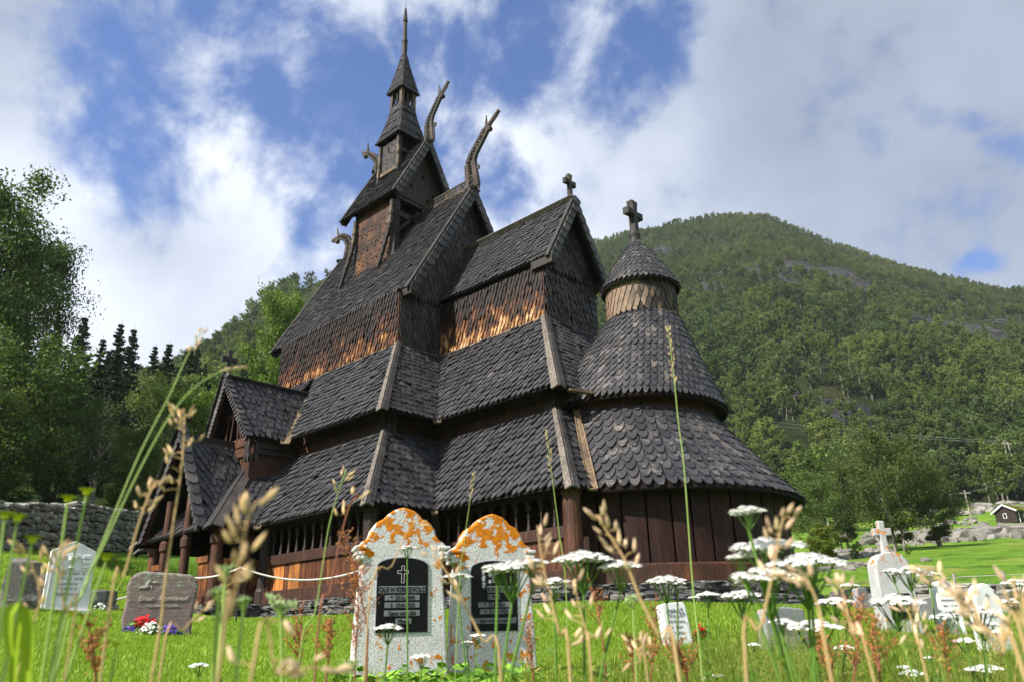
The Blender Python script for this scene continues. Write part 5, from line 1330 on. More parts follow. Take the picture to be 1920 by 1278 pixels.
# old dark stones at the left edge
for u, D, w, h, lab, o_ in ((14, 10.6, .34, .60, 'dark lichen-spotted upright old stone cut by the left edge', .2), (50, 12.8, .50, .46, 'dark rough horizontal stone block behind the white marble gravestone', -.1), (178, 12.8, .32, .34, 'small dark block with white flowers right of the white marble gravestone', .3)):
    p = at(u, D); m_ = MB(); r_ = random.Random(int(u)); 
    stone(m_, (0, 0, h*.5), (w, .3, h), r_, Matrix.Identity(3), .14); stone(m_, (w*.1, .02, h*.22), (w*1.1, .34, h*.45), r_, Matrix.Identity(3), .12)
    o = m_.build('gravestone', M['slate'], None, bevel=.01, loc=(p.x, p.y, p.z-.05)); o.rotation_euler = (0, 0, face_rz(o_)); tag(o, lab, 'gravestone')
# small white leaning stone in the middle
g = place('gravestone', 1277, 7.9, 'small white marble gravestone leaning back, red flowers before it', off=.12, sink=.03, tilt=-10)
slab([(-.145, 0), (.145, 0), (.135, .40), (.11, .43), (-.12, .415), (-.14, .40)], .10).build('headstone', M['marble'], g, bevel=.01)
mb = MB()
for k in range(14):
    a = k*1.3; cx = -.09+.18*(k/13); cz = .33+.03*math.sin(k*2.2); mb.poly([V(cx+.02*math.cos(a+q), -.002, cz+.02*math.sin(a+q)) for q in (0, 2.1, 4.2)], (0, -.003, 0))
mb.build('carved_leaves', M['grey_ink'], g); glyph_rows(g, [(.25, .8), (.20, .6), (.15, .4)], -.11, .11, seed=4, h=.022)
# grey stone behind the yarrow
g = place('gravestone', 1478, 8.0, 'broad grey granite gravestone behind the big yarrow clump', off=.1, sink=.06)
slab(sym([(.24, 0), (.235, .42), (.21, .45), (0, .47)]), .13).build('headstone', M['granite_grey'], g, bevel=.015); glyph_rows(g, [(.32, .8), (.25, .6)], -.17, .17, seed=8, h=.03)
# tall rounded stone with a cross
g = place('gravestone', 1698, 11.6, 'tall rounded grey gravestone topped by a stone cross, black plate below', off=-.25, sink=.10); g.scale = (.82, .85, .96)
slab([(-.42, 0), (.42, 0), (.40, .12), (-.40, .12)], .5, -.08).build('plinth', M['slate'], g, bevel=.02)
slab(sym([(.30, .10), (.275, .9), (.27, .98), (.24, 1.06), (.18, 1.12), (.09, 1.15), (0, 1.16)]), .30).build('headstone', M['granite_pale'], g, bevel=.015)
mb = MB(); mb.box((0, .15, 1.36), (.10, .09, .46)); mb.box((0, .15, 1.44), (.30, .085, .10)); mb.build('stone_cross', M['granite_pale'], g, bevel=.012)
slab([(-.17, .30), (.17, .30), (.17, .62), (-.17, .62)], .01, -.012).build('name_plate', M['plate'], g); glyph_rows(g, [(.54, .8), (.47, .8), (.40, .6)], -.14, .14, 'silver', -.014, .03, 9)
# further stones at the right
for u, D, half, th, m, lab, o_, hh in ((1792, 12.5, [(.16, 0), (.15, .62), (.13, .70), (.07, .75), (0, .765)], .16, 'marble', 'white round-topped gravestone with worn face, right of the one with the cross', -.2, 1),
                                       (1868, 10.3, [(.17, 0), (.165, .60), (.165, .615), (.125, .64), (.10, .70), (.05, .745), (0, .76)], .14, 'marble', 'white shouldered gravestone with a small carved emblem near the right edge', -.05, 1),
                                       (1757, 14.5, [(.24, 0), (.24, .28), (.17, .38), (0, .42)], .2, 'granite_grey', 'low grey arched gravestone between the cross stone and the white round one', 0, 1),
                                       (1632, 15.5, [(.13, 0), (.13, .38), (.10, .42), (0, .43)], .12, 'granite_grey', 'small pale gravestone before the low stone wall', .2, 1),
                                       (1606, 16, [(.30, 0), (.30, .30), (.25, .36), (0, .38)], .2, 'slate', 'dark low gravestone left of the small pale one', .1, 1),
                                       (1660, 16.5, [(.36, 0), (.36, .26), (.3, .32), (0, .34)], .2, 'granite_grey', 'wide low grey gravestone behind the cross stone', 0, 1)):
    g = place('gravestone', u, D, lab, off=o_, sink=.05, tilt=-2); slab(sym(half), th).build('headstone', M[m], g, bevel=.012)
    if m == 'marble':
        zt_ = half[1][1]; glyph_rows(g, [(zt_-.12, .8), (zt_-.19, .7), (zt_-.27, .8), (zt_-.36, .9)], -.13, .13, seed=int(u), h=.022)
        mb = MB(); outline_cross(0, zt_-.02, .07, .022, .006, mb, -.003); mb.build('engraved_emblem', M['grey_ink'], g)
# flowers
def col_mat(n, c, var=.3):
    def fn(w, b, co):
        w.set(b.inputs['Base Color'], w.mix(island(w), tuple(q*(1-var) for q in c), tuple(min(1, q*(1+var)) for q in c)))
    M[n] = mat(n, fn, .7, .2)
col_mat('red_petal', (.62, .012, .02)); col_mat('white_petal', (.82, .82, .78), .08); col_mat('violet_petal', (.16, .07, .50)); col_mat('orange_petal', (.8, .28, .02)); col_mat('leaf_green', (.07, .17, .025), .5); col_mat('pale_green', (.28, .42, .10), .35)
col_mat('dark_violet', (.05, .015, .06))
def blossom_heap(u, D, w, h, petal, label, off=0.0, n=120, r=.016, fwd=-.22, name='flower_clump'):
    p = at(u, D)+NRM*(-fwd); rr = random.Random(int(u*7+D)); e = empty(name, (p.x, p.y, G(p.x, p.y))); e.rotation_euler = (0, 0, face_rz(off)); L = MB(); F = MB(); pts_ = []
    for i in range(n):
        a, q = rr.uniform(0, 6.28), rr.random()**.5; x, y = q*w/2*math.cos(a), q*w*.28*math.sin(a); z = h*(1-q*q*.75)*rr.uniform(.75, 1.05); c = V(x, y, z)
        nrm = V(x*2, y*2-.4*w, h*1.6).normalized(); t1 = nrm.orthogonal().normalized(); t2 = nrm.cross(t1)
        k = 5; rr_ = r*rr.uniform(.7, 1.2)
        for j in range(k):
            b0 = 2*math.pi*j/k+a; d = t1*math.cos(b0)+t2*math.sin(b0); s = nrm.cross(d); F.add([c, c+d*rr_*.6+s*rr_*.42+nrm*.2*rr_, c+d*rr_+nrm*.35*rr_, c+d*rr_*.6-s*rr_*.42+nrm*.2*rr_], [(0, 1, 2, 3)])
        pts_.append((x*1.02, y*1.02, z*.8))
    leaf_cards(L, pts_+[(rr.uniform(-w/2, w/2), rr.uniform(-w*.25, w*.25), rr.uniform(0, h*.6)) for _ in range(n)], r*1.5, 0)
    L.build('foliage', M['leaf_green'], e, fix=False); F.build('blossoms', M[petal], e, fix=False); return tag(e, label, 'flowers')
blossom_heap(268, 9.35, .32, .17, 'red_petal', 'arch of red flowers planted at the foot of the brown boulder gravestone', n=90, r=.022)
blossom_heap(282, 9.1, .24, .13, 'white_petal', 'white flower clump in front of the red flowers at the brown gravestone', n=150, r=.013)
blossom_heap(318, 9.2, .24, .12, 'violet_petal', 'violet flowers right of the white clump at the brown gravestone', n=150, r=.012)
blossom_heap(243, 9.3, .16, .07, 'violet_petal', 'small violet flower patch at the left foot of the brown gravestone', n=60, r=.011)
blossom_heap(1294, 8.5, .16, .13, 'red_petal', 'pinkish red flowers at the foot of the small white leaning gravestone', n=50, r=.018)
blossom_heap(1530, 8.0, .10, .08, 'red_petal', 'small scarlet flowers right of the grey granite gravestone', n=26, r=.014)
blossom_heap(1738, 11.2, .16, .14, 'orange_petal', 'orange flowers at the foot of the stone with the cross', n=40, r=.018)
blossom_heap(1745, 10.9, .26, .10, 'dark_violet', 'dark violet pansies below the orange flowers', n=60, r=.018)
blossom_heap(180, 12.6, .22, .12, 'white_petal', 'white flowers at the small dark stone block', n=70, r=.014)
# rope on iron stakes
M['rope'] = flat_mat('white_rope', (.62, .60, .58), .8, .2, .1, 80); M['iron'] = flat_mat('dark_iron', (.02, .02, .022), .5, .5)
SP = []
for i, (u, v, D) in enumerate(((-120, 1110, 13.4), (71, 1100, 13.2), (322, 1075, 13.4), (452, 1063, 12.6), (716, 1052, 12.2))):
    a, t = hdir(u, v); x, y = from_polar(a, D); g = G(x, y); z = CAM.z+t*D; SP.append(Vector((x, y, z)))
    mb = MB(); mb.tube([(x, y, g-.1), (x, y, z+.01)], .012, 8); mb.tube([(x, y, z-.012), (x+.02, y, z+.022), (x, y, z+.03)], .008, 6)
    o = mb.build('rope_stake', M['iron']); tag(o, ['iron stake beyond the left edge holding the white rope', 'thin iron stake left of the white marble gravestone', 'thin iron stake above the brown gravestone', 'thin iron stake before the porch, rope at its peak', 'iron stake hidden behind the tall lichened gravestones'][i], 'stake', 'stakes of the rope barrier')
mb = MB(); path = []
for i, (a, b) in enumerate(zip(SP, SP[1:])):
    sag = (.16, .30, .10, .22)[i]
    for k in range(14): t = k/14; path.append(a.lerp(b, t)+V(0, 0, -4*sag*t*(1-t)))
path.append(SP[-1]); mb.tube(path, .014, 8); o = mb.build('rope', M['rope'], smooth=True); tag(o, 'white rope sagging between thin iron stakes', 'rope')
# wire fence in the meadow at the right
mb = None; FP = []
for i, u in enumerate((1500, 1612, 1735, 1766, 1810, 1905, 1990)):
    D = 27+.6*math.sin(i); p = at(u, D); m_ = MB(); m_.tube([(0, 0, -.2), (.02, 0, .5), (0, .01, 1.06)], [.045, .042, .038], 7); o = m_.build('fence_post', M['dead_bark'], loc=p); tag(o, ['weathered fence post next to the apse', 'weathered fence post left of the cross stone', 'weathered fence post right of the cross stone', 'thin fence post behind the low arched gravestone', 'fence post behind the white round-topped gravestone', 'fence post near the right edge', 'fence post beyond the right edge'][i], 'fence post', 'posts of the wire fence'); FP.append(p)
mb = MB()
for h in (.35, .65, .95): mb.tube([p+V(0, .02, h) for p in FP], .007, 5)
o = mb.build('fence_wire', M['silver']); tag(o, 'three strands of fence wire across the meadow', 'wire')
# rocks in the meadow
def outcrop(u, D, n, w, h, lab, seed):
    p = at(u, D, 1010); r = random.Random(seed); m_ = MB(); n = n*3
    for k in range(n):
        x, y = r.gauss(0, w*.36), r.gauss(0, w*.25); q = V(x, y, 0); wx, wy = p.x+RH.x*x+FH.x*y, p.y+RH.y*x+FH.y*y; s = r.uniform(.25, 1.0)
        stone(m_, (wx-p.x, wy-p.y, G(wx, wy)-p.z+h*s*.06), (w*.17*s, w*.15*s, h*.55*s), r, Matrix.Rotation(face_rz()+r.uniform(-.5, .5), 3, 'Z') @ Matrix.Rotation(r.uniform(-.25, .25), 3, 'Y'), .28)
    o = m_.build('rock_outcrop', M['bedrock'], loc=p, bevel=.04); return tag(o, lab, 'rocks')
outcrop(1790, 92, 34, 14, 3.2, 'largest pale bedrock outcrop in the meadow below the cabin', 3)
outcrop(1895, 90, 20, 9, 2.4, 'pale outcrop on the grassy bank at the right edge', 4)
outcrop(1742, 84, 12, 5, 1.4, 'small pale rocks at the foot of the grey green tree', 5)
outcrop(1560, 62, 16, 6, 1.6, 'pale rocks under the trees beside the apse', 6)
outcrop(1590, 48, 12, 4, .8, 'low flat rocks in the grass right of the apse', 7)
outcrop(1880, 150, 14, 14, 1.8, 'flat pale rocks above the cabin', 8)
outcrop(1760, 130, 12, 10, 1.6, 'pale rocks high in the meadow left of the utility pole', 9)
outcrop(1740, 105, 9, 6, 1.8, 'pale ledge left of the utility pole foot', 12)
# turf-roofed cabin
p = at(1890, 128, 985); e = empty('cabin', p, face_rz(-1.3)); e.scale = (.68, .68, .66); tag(e, 'small dark timber cabin with a turf roof and white bargeboards at the right edge', 'cabin')
M['turf'] = grass_mat('turf_roof', (.07, .10, .015), (.14, .14, .025), (.25, .17, .04))
mb = MB(); mb.poly([V(-2, 0, 0), V(2, 0, 0), V(2, 0, 2.3), V(0, 0, 3.5), V(-2, 0, 2.3)], (0, 7, 0)); mb.build('wall', M['tar'], e)
mb = MB()
for s in (-1, 1): mb.poly([V(s*2.5, -.4, 2.15), V(0, -.4, 3.68), V(0, -.4, 3.98), V(s*2.5, -.4, 2.45)], (0, 7.8, 0))
mb.build('roof', M['turf'], e)
mb = MB()
for s in (-1, 1): mb.beam((s*2.5, -.45, 2.2), (0, -.45, 3.74), .06, .28, (0, 0, 1))
mb.build('bargeboard', M['marble'], e)
mb = MB(); mb.box((-.1, -.03, 1.5), (.7, .06, 1.0)); wo = mb.build('window', M['marble'], e); mb = MB(); mb.box((-.1, -.07, 1.5), (.5, .04, .8)); mb.build('pane', M['plate'], wo)
mb = MB()
for y in (1.2, 3.0, 3.9, 6): mb.box((2.04, y, 1.1), (.08, .14, 2.2))
mb.build('corner_board', M['marble'], e)
# utility poles and wires
M['pole'] = flat_mat('grey_pole_wood', (.30, .27, .23), .85, .2)
def pole(u, v0, v1, D, lab, r=.12, name='utility_pole', arm=True):
    a, t = hdir(u, v0); x, y = from_polar(a, D); g = G(x, y); z = CAM.z+t*D; mb = MB(); mb.tube([(x, y, g-.3), (x, y, z)], [r, r*.7], 8)
    o = mb.build(name, M['pole']); 
    if arm: mb = MB(); mb.beam((x-RH.x*.7, y-RH.y*.7, z-.4), (x+RH.x*.7, y+RH.y*.7, z-.4), .1, .12); mb.build('cross_arm', M['pole'], o)
    tag(o, lab, 'utility pole'); return Vector((x, y, z))
w1 = pole(1808, 918, 985, 118, 'leaning-looking grey utility pole left of the cabin')
w2 = pole(1545, 936, 965, 95, 'short reddish pole between the trees right of the apse', .09, arm=False)
w3 = pole(1881, 826, 868, 168, 'left pole of the pair standing at the forest edge', .14)
w4 = pole(1889, 827, 868, 168, 'right pole of the pair standing at the forest edge', .14)
def wire(a, b, sag, lab):
    mb = MB(); mb.tube([a.lerp(b, k/12)+V(0, 0, -4*sag*(k/12)*(1-k/12)-.3) for k in range(13)], .009, 5); o = mb.build('power_line', M['silver']); tag(o, lab, 'cable')
wire(w1, at(2050, 100)+V(0, 0, 8), .6, 'cable running right from the utility pole'); wire(w1, at(1500, 100)+V(0, 0, 7), .8, 'cable running left from the utility pole')
wire(w3, CAM+pix_dir(1330, 778)*205, 1, 'long cable crossing the wooded slope'); wire(w4+V(0, 0, .4), CAM+pix_dir(1330, 770)*205, 1, 'second long cable crossing the wooded slope')
# ------------------------------------------------------------------ grass and foreground plants
def tuft(seed, n, h, spread, wid, bend=.5):
    r = random.Random(seed); mb = MB()
    for i in range(n):
        a, q = r.uniform(0, 6.28), spread*r.random()**.5; x, y = q*math.cos(a), q*math.sin(a); H = h*r.uniform(.5, 1.15); b = r.uniform(0, 6.28); lean = H*bend*r.uniform(.2, 1); w_ = wid*r.uniform(.6, 1.2)
        s = V(-math.sin(b), math.cos(b), 0)*w_; d = V(math.cos(b), math.sin(b), 0)*lean; p0 = V(x, y, -.01); p1 = p0+d*.3+V(0, 0, H*.6); p2 = p0+d+V(0, 0, H)
        mb.add([p0-s, p0+s, p1+s*.7, p1-s*.7, p2], [(0, 1, 2, 3), (3, 2, 4)])
    return mb
def coll_of(name, items):
    c = bpy.data.collections.new(name)
    for i, (mb, m) in enumerate(items):
        me = bpy.data.meshes.new(name); me.from_pydata(mb.v, [], mb.f); me.materials.append(m); c.objects.link(bpy.data.objects.new('%s_%d' % (name, i), me))
    return c
M['blade'] = leaf_mat('grass_blades', [(0, (.110, .215, .016)), (.5, (.175, .310, .028)), (1, (.280, .370, .075))], .3, .5)
M['wild'] = leaf_mat('wild_grass', [(0, (.090, .180, .020)), (.5, (.16, .25, .035)), (.8, (.26, .29, .07)), (1, (.44, .34, .15))], .35, .5)
lawn_c = coll_of('lawn_tufts', [(tuft(i, 26, .042, .09, .0022, .7), M['blade']) for i in range(4)])
kg = random.Random(2); pts = []
STONES = [(o.location.x, o.location.y) for o in bpy.data.objects if o.get('category') == 'gravestone']
def blocked(x, y):
    if -2.6 < x < 2.6 and -8.3 < y < -6: return True
    if -5 < x < GX+1.55 and GY-1.5 < y < 7: return True
    if x > 0 and x < CX+1.5 and CY-1.5 < y < 5: return True
    return (x-xA)**2+y*y < (3.68+1.5)**2
for lo, hi, n, sc in ((2.2, 6, 12000, 1.0), (6, 11, 20000, 1.15), (11, 18, 22000, 1.5), (18, 30, 16000, 2.2)):
    for i in range(n):
        az = kg.uniform(-.66, .66); D = math.sqrt(kg.uniform(lo*lo, hi*hi)); x, y = from_polar(az, D)
        if blocked(x, y): continue
        pts.append((x, y, G(x, y)-.004, kg.uniform(0, 6.28), sc*kg.uniform(.6, 1.3)*(1+.5*max(0, noise.noise(Vector((x*1.5, y*1.5, 0)))))))
scatter('lawn_grass', lawn_c, pts, label='short bright green lawn grass')
def seeded(seed):
    r = random.Random(seed); mb = tuft(seed, 9, .34, .06, .0012, .5)
    for i in range(5):
        a = r.uniform(0, 6.28); L = r.uniform(.30, .46); p = [V(0, 0, 0), V(math.cos(a)*.02, math.sin(a)*.02, L*.6), V(math.cos(a)*.07, math.sin(a)*.07, L)]; mb.tube(p, [.0009, .0007, .0004], 4, cap=False)
        for k in range(14):
            c = p[1].lerp(p[2], .35+.65*k/14)+V(r.gauss(0, .003), r.gauss(0, .003), r.gauss(0, .003)); d = V(r.uniform(-1, 1), r.uniform(-1, 1), 1.5).normalized()*.0035; s_ = d.orthogonal().normalized()*.0012; mb.add([c-d, c+s_, c+d, c-s_], [(0, 1, 2, 3)])
    return mb
wild_c = coll_of('wild_tufts', [(tuft(20+i, 18, .30, .07, .0018, .6), M['wild']) for i in range(4)]+[(seeded(30+i), M['wild']) for i in range(5)])
pts = []
for i in range(7500):
    az = kg.uniform(-.62, .66); D = kg.uniform(.75, 4.2); t = (az+.62)/1.28
    dens = sstep(.40, .66, t)*.85+.07
    if kg.random() > dens: continue
    x, y = from_polar(az, D); top = G(x, y)+.30
    # keep the strip low enough that it stays a fringe along the bottom
    s = kg.uniform(.55, 1.0)*(lerp(.5, .95, sstep(.45, .72, t)))
    pts.append((x, y, G(x, y)-.01, kg.uniform(0, 6.28), s))
scatter('wild_meadow_grass', wild_c, pts, label='unmown wild grass along the front edge')

def weed(seed):
    r = random.Random(seed); mb = MB()
    for i in range(6):
        a = r.uniform(0, 6.28); L = r.uniform(.14, .26); q = V(math.cos(a)*.05, math.sin(a)*.05, L); mb.tube([V(0, 0, 0), q*.5, q], [.0012, .001, .0006], 4, cap=False)
        for k in range(7):
            p = q*(.25+.75*k/7); b_ = r.uniform(0, 6.28); d = V(math.cos(b_), math.sin(b_), r.uniform(.0, .6)).normalized()*r.uniform(.018, .034); s_ = d.cross(V(0, 0, 1)).normalized()*.006
            mb.add([p, p+d*.45+s_, p+d, p+d*.45-s_], [(0, 1, 2, 3)])
    return mb
weed_c = coll_of('weed_sources', [(weed(60+i), M['wild']) for i in range(4)]); pts = []
for i in range(2600):
    az = kg.uniform(-.62, .66); D = kg.uniform(.9, 3.8)
    if kg.random() > sstep(.42, .66, (az+.62)/1.28)*.9+.05: continue
    x, y = from_polar(az, D); pts.append((x, y, G(x, y)-.01, kg.uniform(0, 6.28), kg.uniform(.6, 1.3)))
scatter('leafy_weeds', weed_c, pts, label='small leafy weeds among the wild grass at the front')
M['stem'] = flat_mat('green_stem', (.10, .20, .03), .6, .3, .3, 40); M['stem_pale'] = flat_mat('pale_green_stem', (.26, .38, .09), .6, .3, .2, 40)
M['stem_tan'] = flat_mat('straw_stem', (.48, .33, .16), .7, .2, .25, 40); M['stem_red'] = flat_mat('reddish_stem', (.26, .10, .06), .7, .2, .25, 40)
col_mat('straw_seed', (.60, .42, .22), .35); col_mat('pink_straw_seed', (.66, .47, .31), .35); col_mat('sorrel_seed', (.36, .15, .05), .6); col_mat('floret', (.86, .86, .84), .05); col_mat('floret_eye', (.55, .52, .38), .2); col_mat('bud', (.34, .44, .20), .3); col_mat('yellow_bud', (.55, .60, .03), .25)
col_mat('broad_blade', (.26, .38, .015), .15); col_mat('lush_leaf', (.16, .32, .03), .4)
def PX(u, v, D):
    d = pix_dir(u, v); return CAM+d*(D/math.hypot(d.x, d.y))
def px_size(px, D): return px*D/FPX
def oct_blob(mb, c, ax, L, w, r=None):
    ax = ax.normalized(); s = ax.orthogonal().normalized(); t = ax.cross(s); c = Vector(c); k = 6; o = len(mb.v)
    mb.v.append(tuple(c-ax*L/2))
    for z, q in ((-.22, .9), (.12, .8)):
        for i in range(k): a = 2*math.pi*i/k; mb.v.append(tuple(c+ax*L*z+(s*math.cos(a)+t*math.sin(a))*w/2*q))
    mb.v.append(tuple(c+ax*L/2)); e = o+1+2*k
    for i in range(k):
        j = (i+1) % k; mb.f += [(o, o+1+j, o+1+i), (o+1+i, o+1+j, o+1+k+j, o+1+k+i), (o+1+k+i, o+1+k+j, e)]
def feather_leaf(mb, base, d, L, n=9):
    d = d.normalized(); s = d.orthogonal().normalized(); up = d.cross(s); q = Vector(base); c = V(0, 0, 0)
    for i in range(n):
        t = i/(n-1); p = q+d*L*t-V(0, 0, L*.35*t*t); l = L*.20*math.sin(math.pi*(.15+.8*t))
        for sg in (-1, 1): mb.add([p, p+d*l*.4+s*sg*l, p+d*l*.55+s*sg*l*.8+up*.0005, p+d*l*.12], [(0, 1, 2, 3)])
    mb.tube([q, q+d*L*.5-V(0, 0, L*.09), q+d*L-V(0, 0, L*.35)], [.0011, .0008, .0004], 4, cap=False)
def yarrow_head(F, S, c, W, r, up=V(0, 0, 1), Eye=None):
    """a flat-topped cluster W across: side stems fan from below, each bearing a domed bunch of florets"""
    c = Vector(c); base = c-up*W*.62; nb = 11; spots = [(0, 0)]
    for i in range(nb): a = 2.4*i; q = ((i+1)/nb)**.5*.40; spots.append((q*math.cos(a), q*math.sin(a)))
    for (x, y) in spots:
        p = c+V(x*W, y*W, -.22*W*(x*x+y*y)*3+r.uniform(-.02, .02)*W); S.tube([base, base.lerp(p, .5)+V(0, 0, -.03*W), p-V(0, 0, .03*W)], [W*.016, W*.012, W*.010], 5, cap=False)
        R_ = W*.13; m = 19
        for j in range(m):
            a = 2.4*j; q = (j/m)**.5*R_; z = -.45*q*q/R_; f = p+V(q*math.cos(a), q*math.sin(a), z+r.uniform(-.04, .04)*R_*2)
            n = (V(q*math.cos(a)*.5, q*math.sin(a)*.5, R_*1.1)).normalized(); t1 = n.orthogonal().normalized(); t2 = n.cross(t1); s = W*.05*r.uniform(.8, 1.25); k0 = r.uniform(0, 6)
            vs = [f-n*s*.15]; fs = []
            for k in range(5):
                b0 = k0+2*math.pi*k/5; d = t1*math.cos(b0)+t2*math.sin(b0); e = n.cross(d); i0 = len(vs); vs += [f+d*s*.55+e*s*.45, f+d*s*1.0+e*s*.2-n*s*.08, f+d*s*1.0-e*s*.2-n*s*.08, f+d*s*.55-e*s*.45]; fs.append((0, i0, i0+1, i0+2, i0+3))
            F.add(vs, fs)
            if Eye is not None and j % 2 == 0: Eye.add([f+t1*s*.22+n*s*.05, f+t2*s*.22+n*s*.05, f-t1*s*.22+n*s*.05, f-t2*s*.22+n*s*.05], [(0, 1, 2, 3)])
def root_of(p, r, spread=.05):
    x, y = p.x+r.uniform(-spread, spread), p.y+r.uniform(-spread, spread); return V(x, y, G(x, y)-.02)
def yarrow(heads, label, seed, phys=.075, leafy=True):
    """heads: (u, v, width in image px); all on one plant"""
    r = random.Random(seed); D0 = phys*FPX/max(h[2] for h in heads); P = []
    for (u, v, w_) in heads:
        D = D0*(1+r.uniform(-.05, .05)); P.append((PX(u, v, D), px_size(w_, D)))
    cen = sum((p for p, _ in P), V(0, 0, 0))/len(P); root = root_of(cen, r); e = empty('yarrow_plant', root); tag(e, label, 'yarrow', 'white yarrow in the foreground')
    F, S, L, E_ = MB(), MB(), MB(), MB(); F2 = []
    low = min(p.z for p, _ in P); fork = V((root.x+cen.x)/2, (root.y+cen.y)/2, lerp(root.z, low, .55)) if len(P) > 1 else None
    for i, (p, W) in enumerate(P):
        F = MB(); E_ = MB(); nk = p-V(0, 0, W*.60)
        st = [root, fork.lerp(nk, 0), fork.lerp(nk, .5)+V(0, 0, .01), nk] if fork and len(P) > 1 else [root, root.lerp(nk, .5)+V(r.uniform(-.01, .01), 0, 0), nk]
        S.tube(st, [.0024, .0020, .0016, .0014][:len(st)], 6)
        yarrow_head(F, S, p, W, r, Eye=E_)
        F.v = [tuple(Vector(q)-root) for q in F.v]; E_.v = [tuple(Vector(q)-root) for q in E_.v]
        fo = F.build('flower_head', M['floret'], e, fix=False); E_.build('floret_eyes', M['floret_eye'], fo, fix=False)
        if leafy:
            n_l = 7
            for k in range(n_l):
                t = .08+.8*k/n_l; q = st[0].lerp(st[-1], t); a = 2.4*k+i; feather_leaf(L, q, V(math.cos(a), math.sin(a), .7), r.uniform(.035, .07)*(1-.4*t))
    for m_, nm, mt in ((S, 'stem', 'stem'), (L, 'leaves', 'leaf_green')):
        m_.v = [tuple(Vector(q)-root) for q in m_.v]; 
        if m_.v: m_.build(nm, M[mt], e, fix=False)
    return e
yarrow([(1398, 948, 72), (1432, 1008, 140), (1385, 1036, 56), (1432, 1062, 140), (1500, 1036, 150), (1515, 1062, 72)], 'largest white yarrow clump with six flat heads, right of the apse wall', 1, .085)
yarrow([(1090, 1032, 122), (1160, 1050, 88)], 'white yarrow with two large heads before the chancel corner', 2, .08)
yarrow([(1038, 1082, 68), (1036, 1098, 26)], 'small white yarrow just left of the two large heads', 3, .07)
yarrow([(958, 1050, 118), (1000, 1046, 66), (932, 1062, 54)], 'white yarrow head covering the plate of the right tall gravestone', 4, .08)
yarrow([(858, 1072, 60)], 'single flat yarrow head between the two tall gravestones', 5, .07)
yarrow([(764, 1022, 40)], 'slim yarrow standing before the black plate of the left tall gravestone', 6, .05)
yarrow([(728, 1168, 58)], 'low yarrow head under the black plate of the left tall gravestone', 7, .06)
yarrow([(790, 1224, 42)], 'lowest yarrow head at the foot of the left tall gravestone', 8, .05)
yarrow([(1245, 1078, 78), (1268, 1088, 36)], 'yarrow before the stone footing of the apse, left of the tall stalk', 9, .075)
yarrow([(1325, 1108, 46), (1300, 1116, 24)], 'small yarrow before the right part of the apse footing', 10, .06)
yarrow([(1385, 1106, 76)], 'yarrow head below the largest clump', 11, .07)
yarrow([(1562, 1118, 66), (1590, 1092, 36), (1540, 1126, 40)], 'yarrow with three heads left of the low stone wall', 12, .07)
yarrow([(1520, 1160, 100), (1462, 1158, 50)], 'yarrow before the grey granite gravestone', 13, .08)
yarrow([(1700, 1062, 62), (1738, 1070, 44), (1672, 1064, 40)], 'yarrow in front of the rounded stone with the cross', 14, .07)
yarrow([(1672, 1114, 92), (1712, 1124, 40)], 'broad yarrow head left before the stone with the cross', 15, .08)
yarrow([(1768, 1148, 52)], 'yarrow head between the cross stone and the white gravestones', 16, .065)
yarrow([(1828, 1136, 70), (1790, 1138, 34), (1838, 1162, 50)], 'yarrow with three heads left of the shouldered white gravestone', 17, .07)
yarrow([(1902, 1084, 52), (1908, 1100, 40)], 'yarrow at the right edge above the shouldered gravestone', 18, .065)
yarrow([(1898, 1120, 40), (1900, 1135, 30)], 'smaller yarrow at the right edge beside the shouldered gravestone', 19, .06)
yarrow([(1806, 1194, 42)], 'low yarrow below the white round-topped gravestone', 20, .06)
yarrow([(1708, 1254, 46), (1692, 1246, 24)], 'yarrow at the bottom edge right of the sorrel', 21, .06)
yarrow([(1842, 1244, 56), (1820, 1250, 24)], 'yarrow at the bottom right corner', 22, .06)
yarrow([(1412, 1204, 26)], 'tiny yarrow below the grey granite gravestone', 23, .04)
yarrow([(1580, 1208, 38)], 'small yarrow right of the scarlet flowers', 24, .05)
yarrow([(1740, 1229, 20)], 'tiny yarrow near the bottom, right of centre of the cross stone', 25, .03)
yarrow([(896, 1186, 32), (876, 1200, 24)], 'faded yarrow at the foot of the right tall gravestone', 26, .045)
yarrow([(375, 1241, 36)], 'small white yarrow low in the lawn at the left', 27, .05)
yarrow([(1345, 1262, 24), (1322, 1268, 20)], 'tiny yarrow at the bottom edge under the small white gravestone', 28, .04)
yarrow([(1875, 1178, 34)], 'small yarrow at the foot of the shouldered white gravestone', 29, .05)
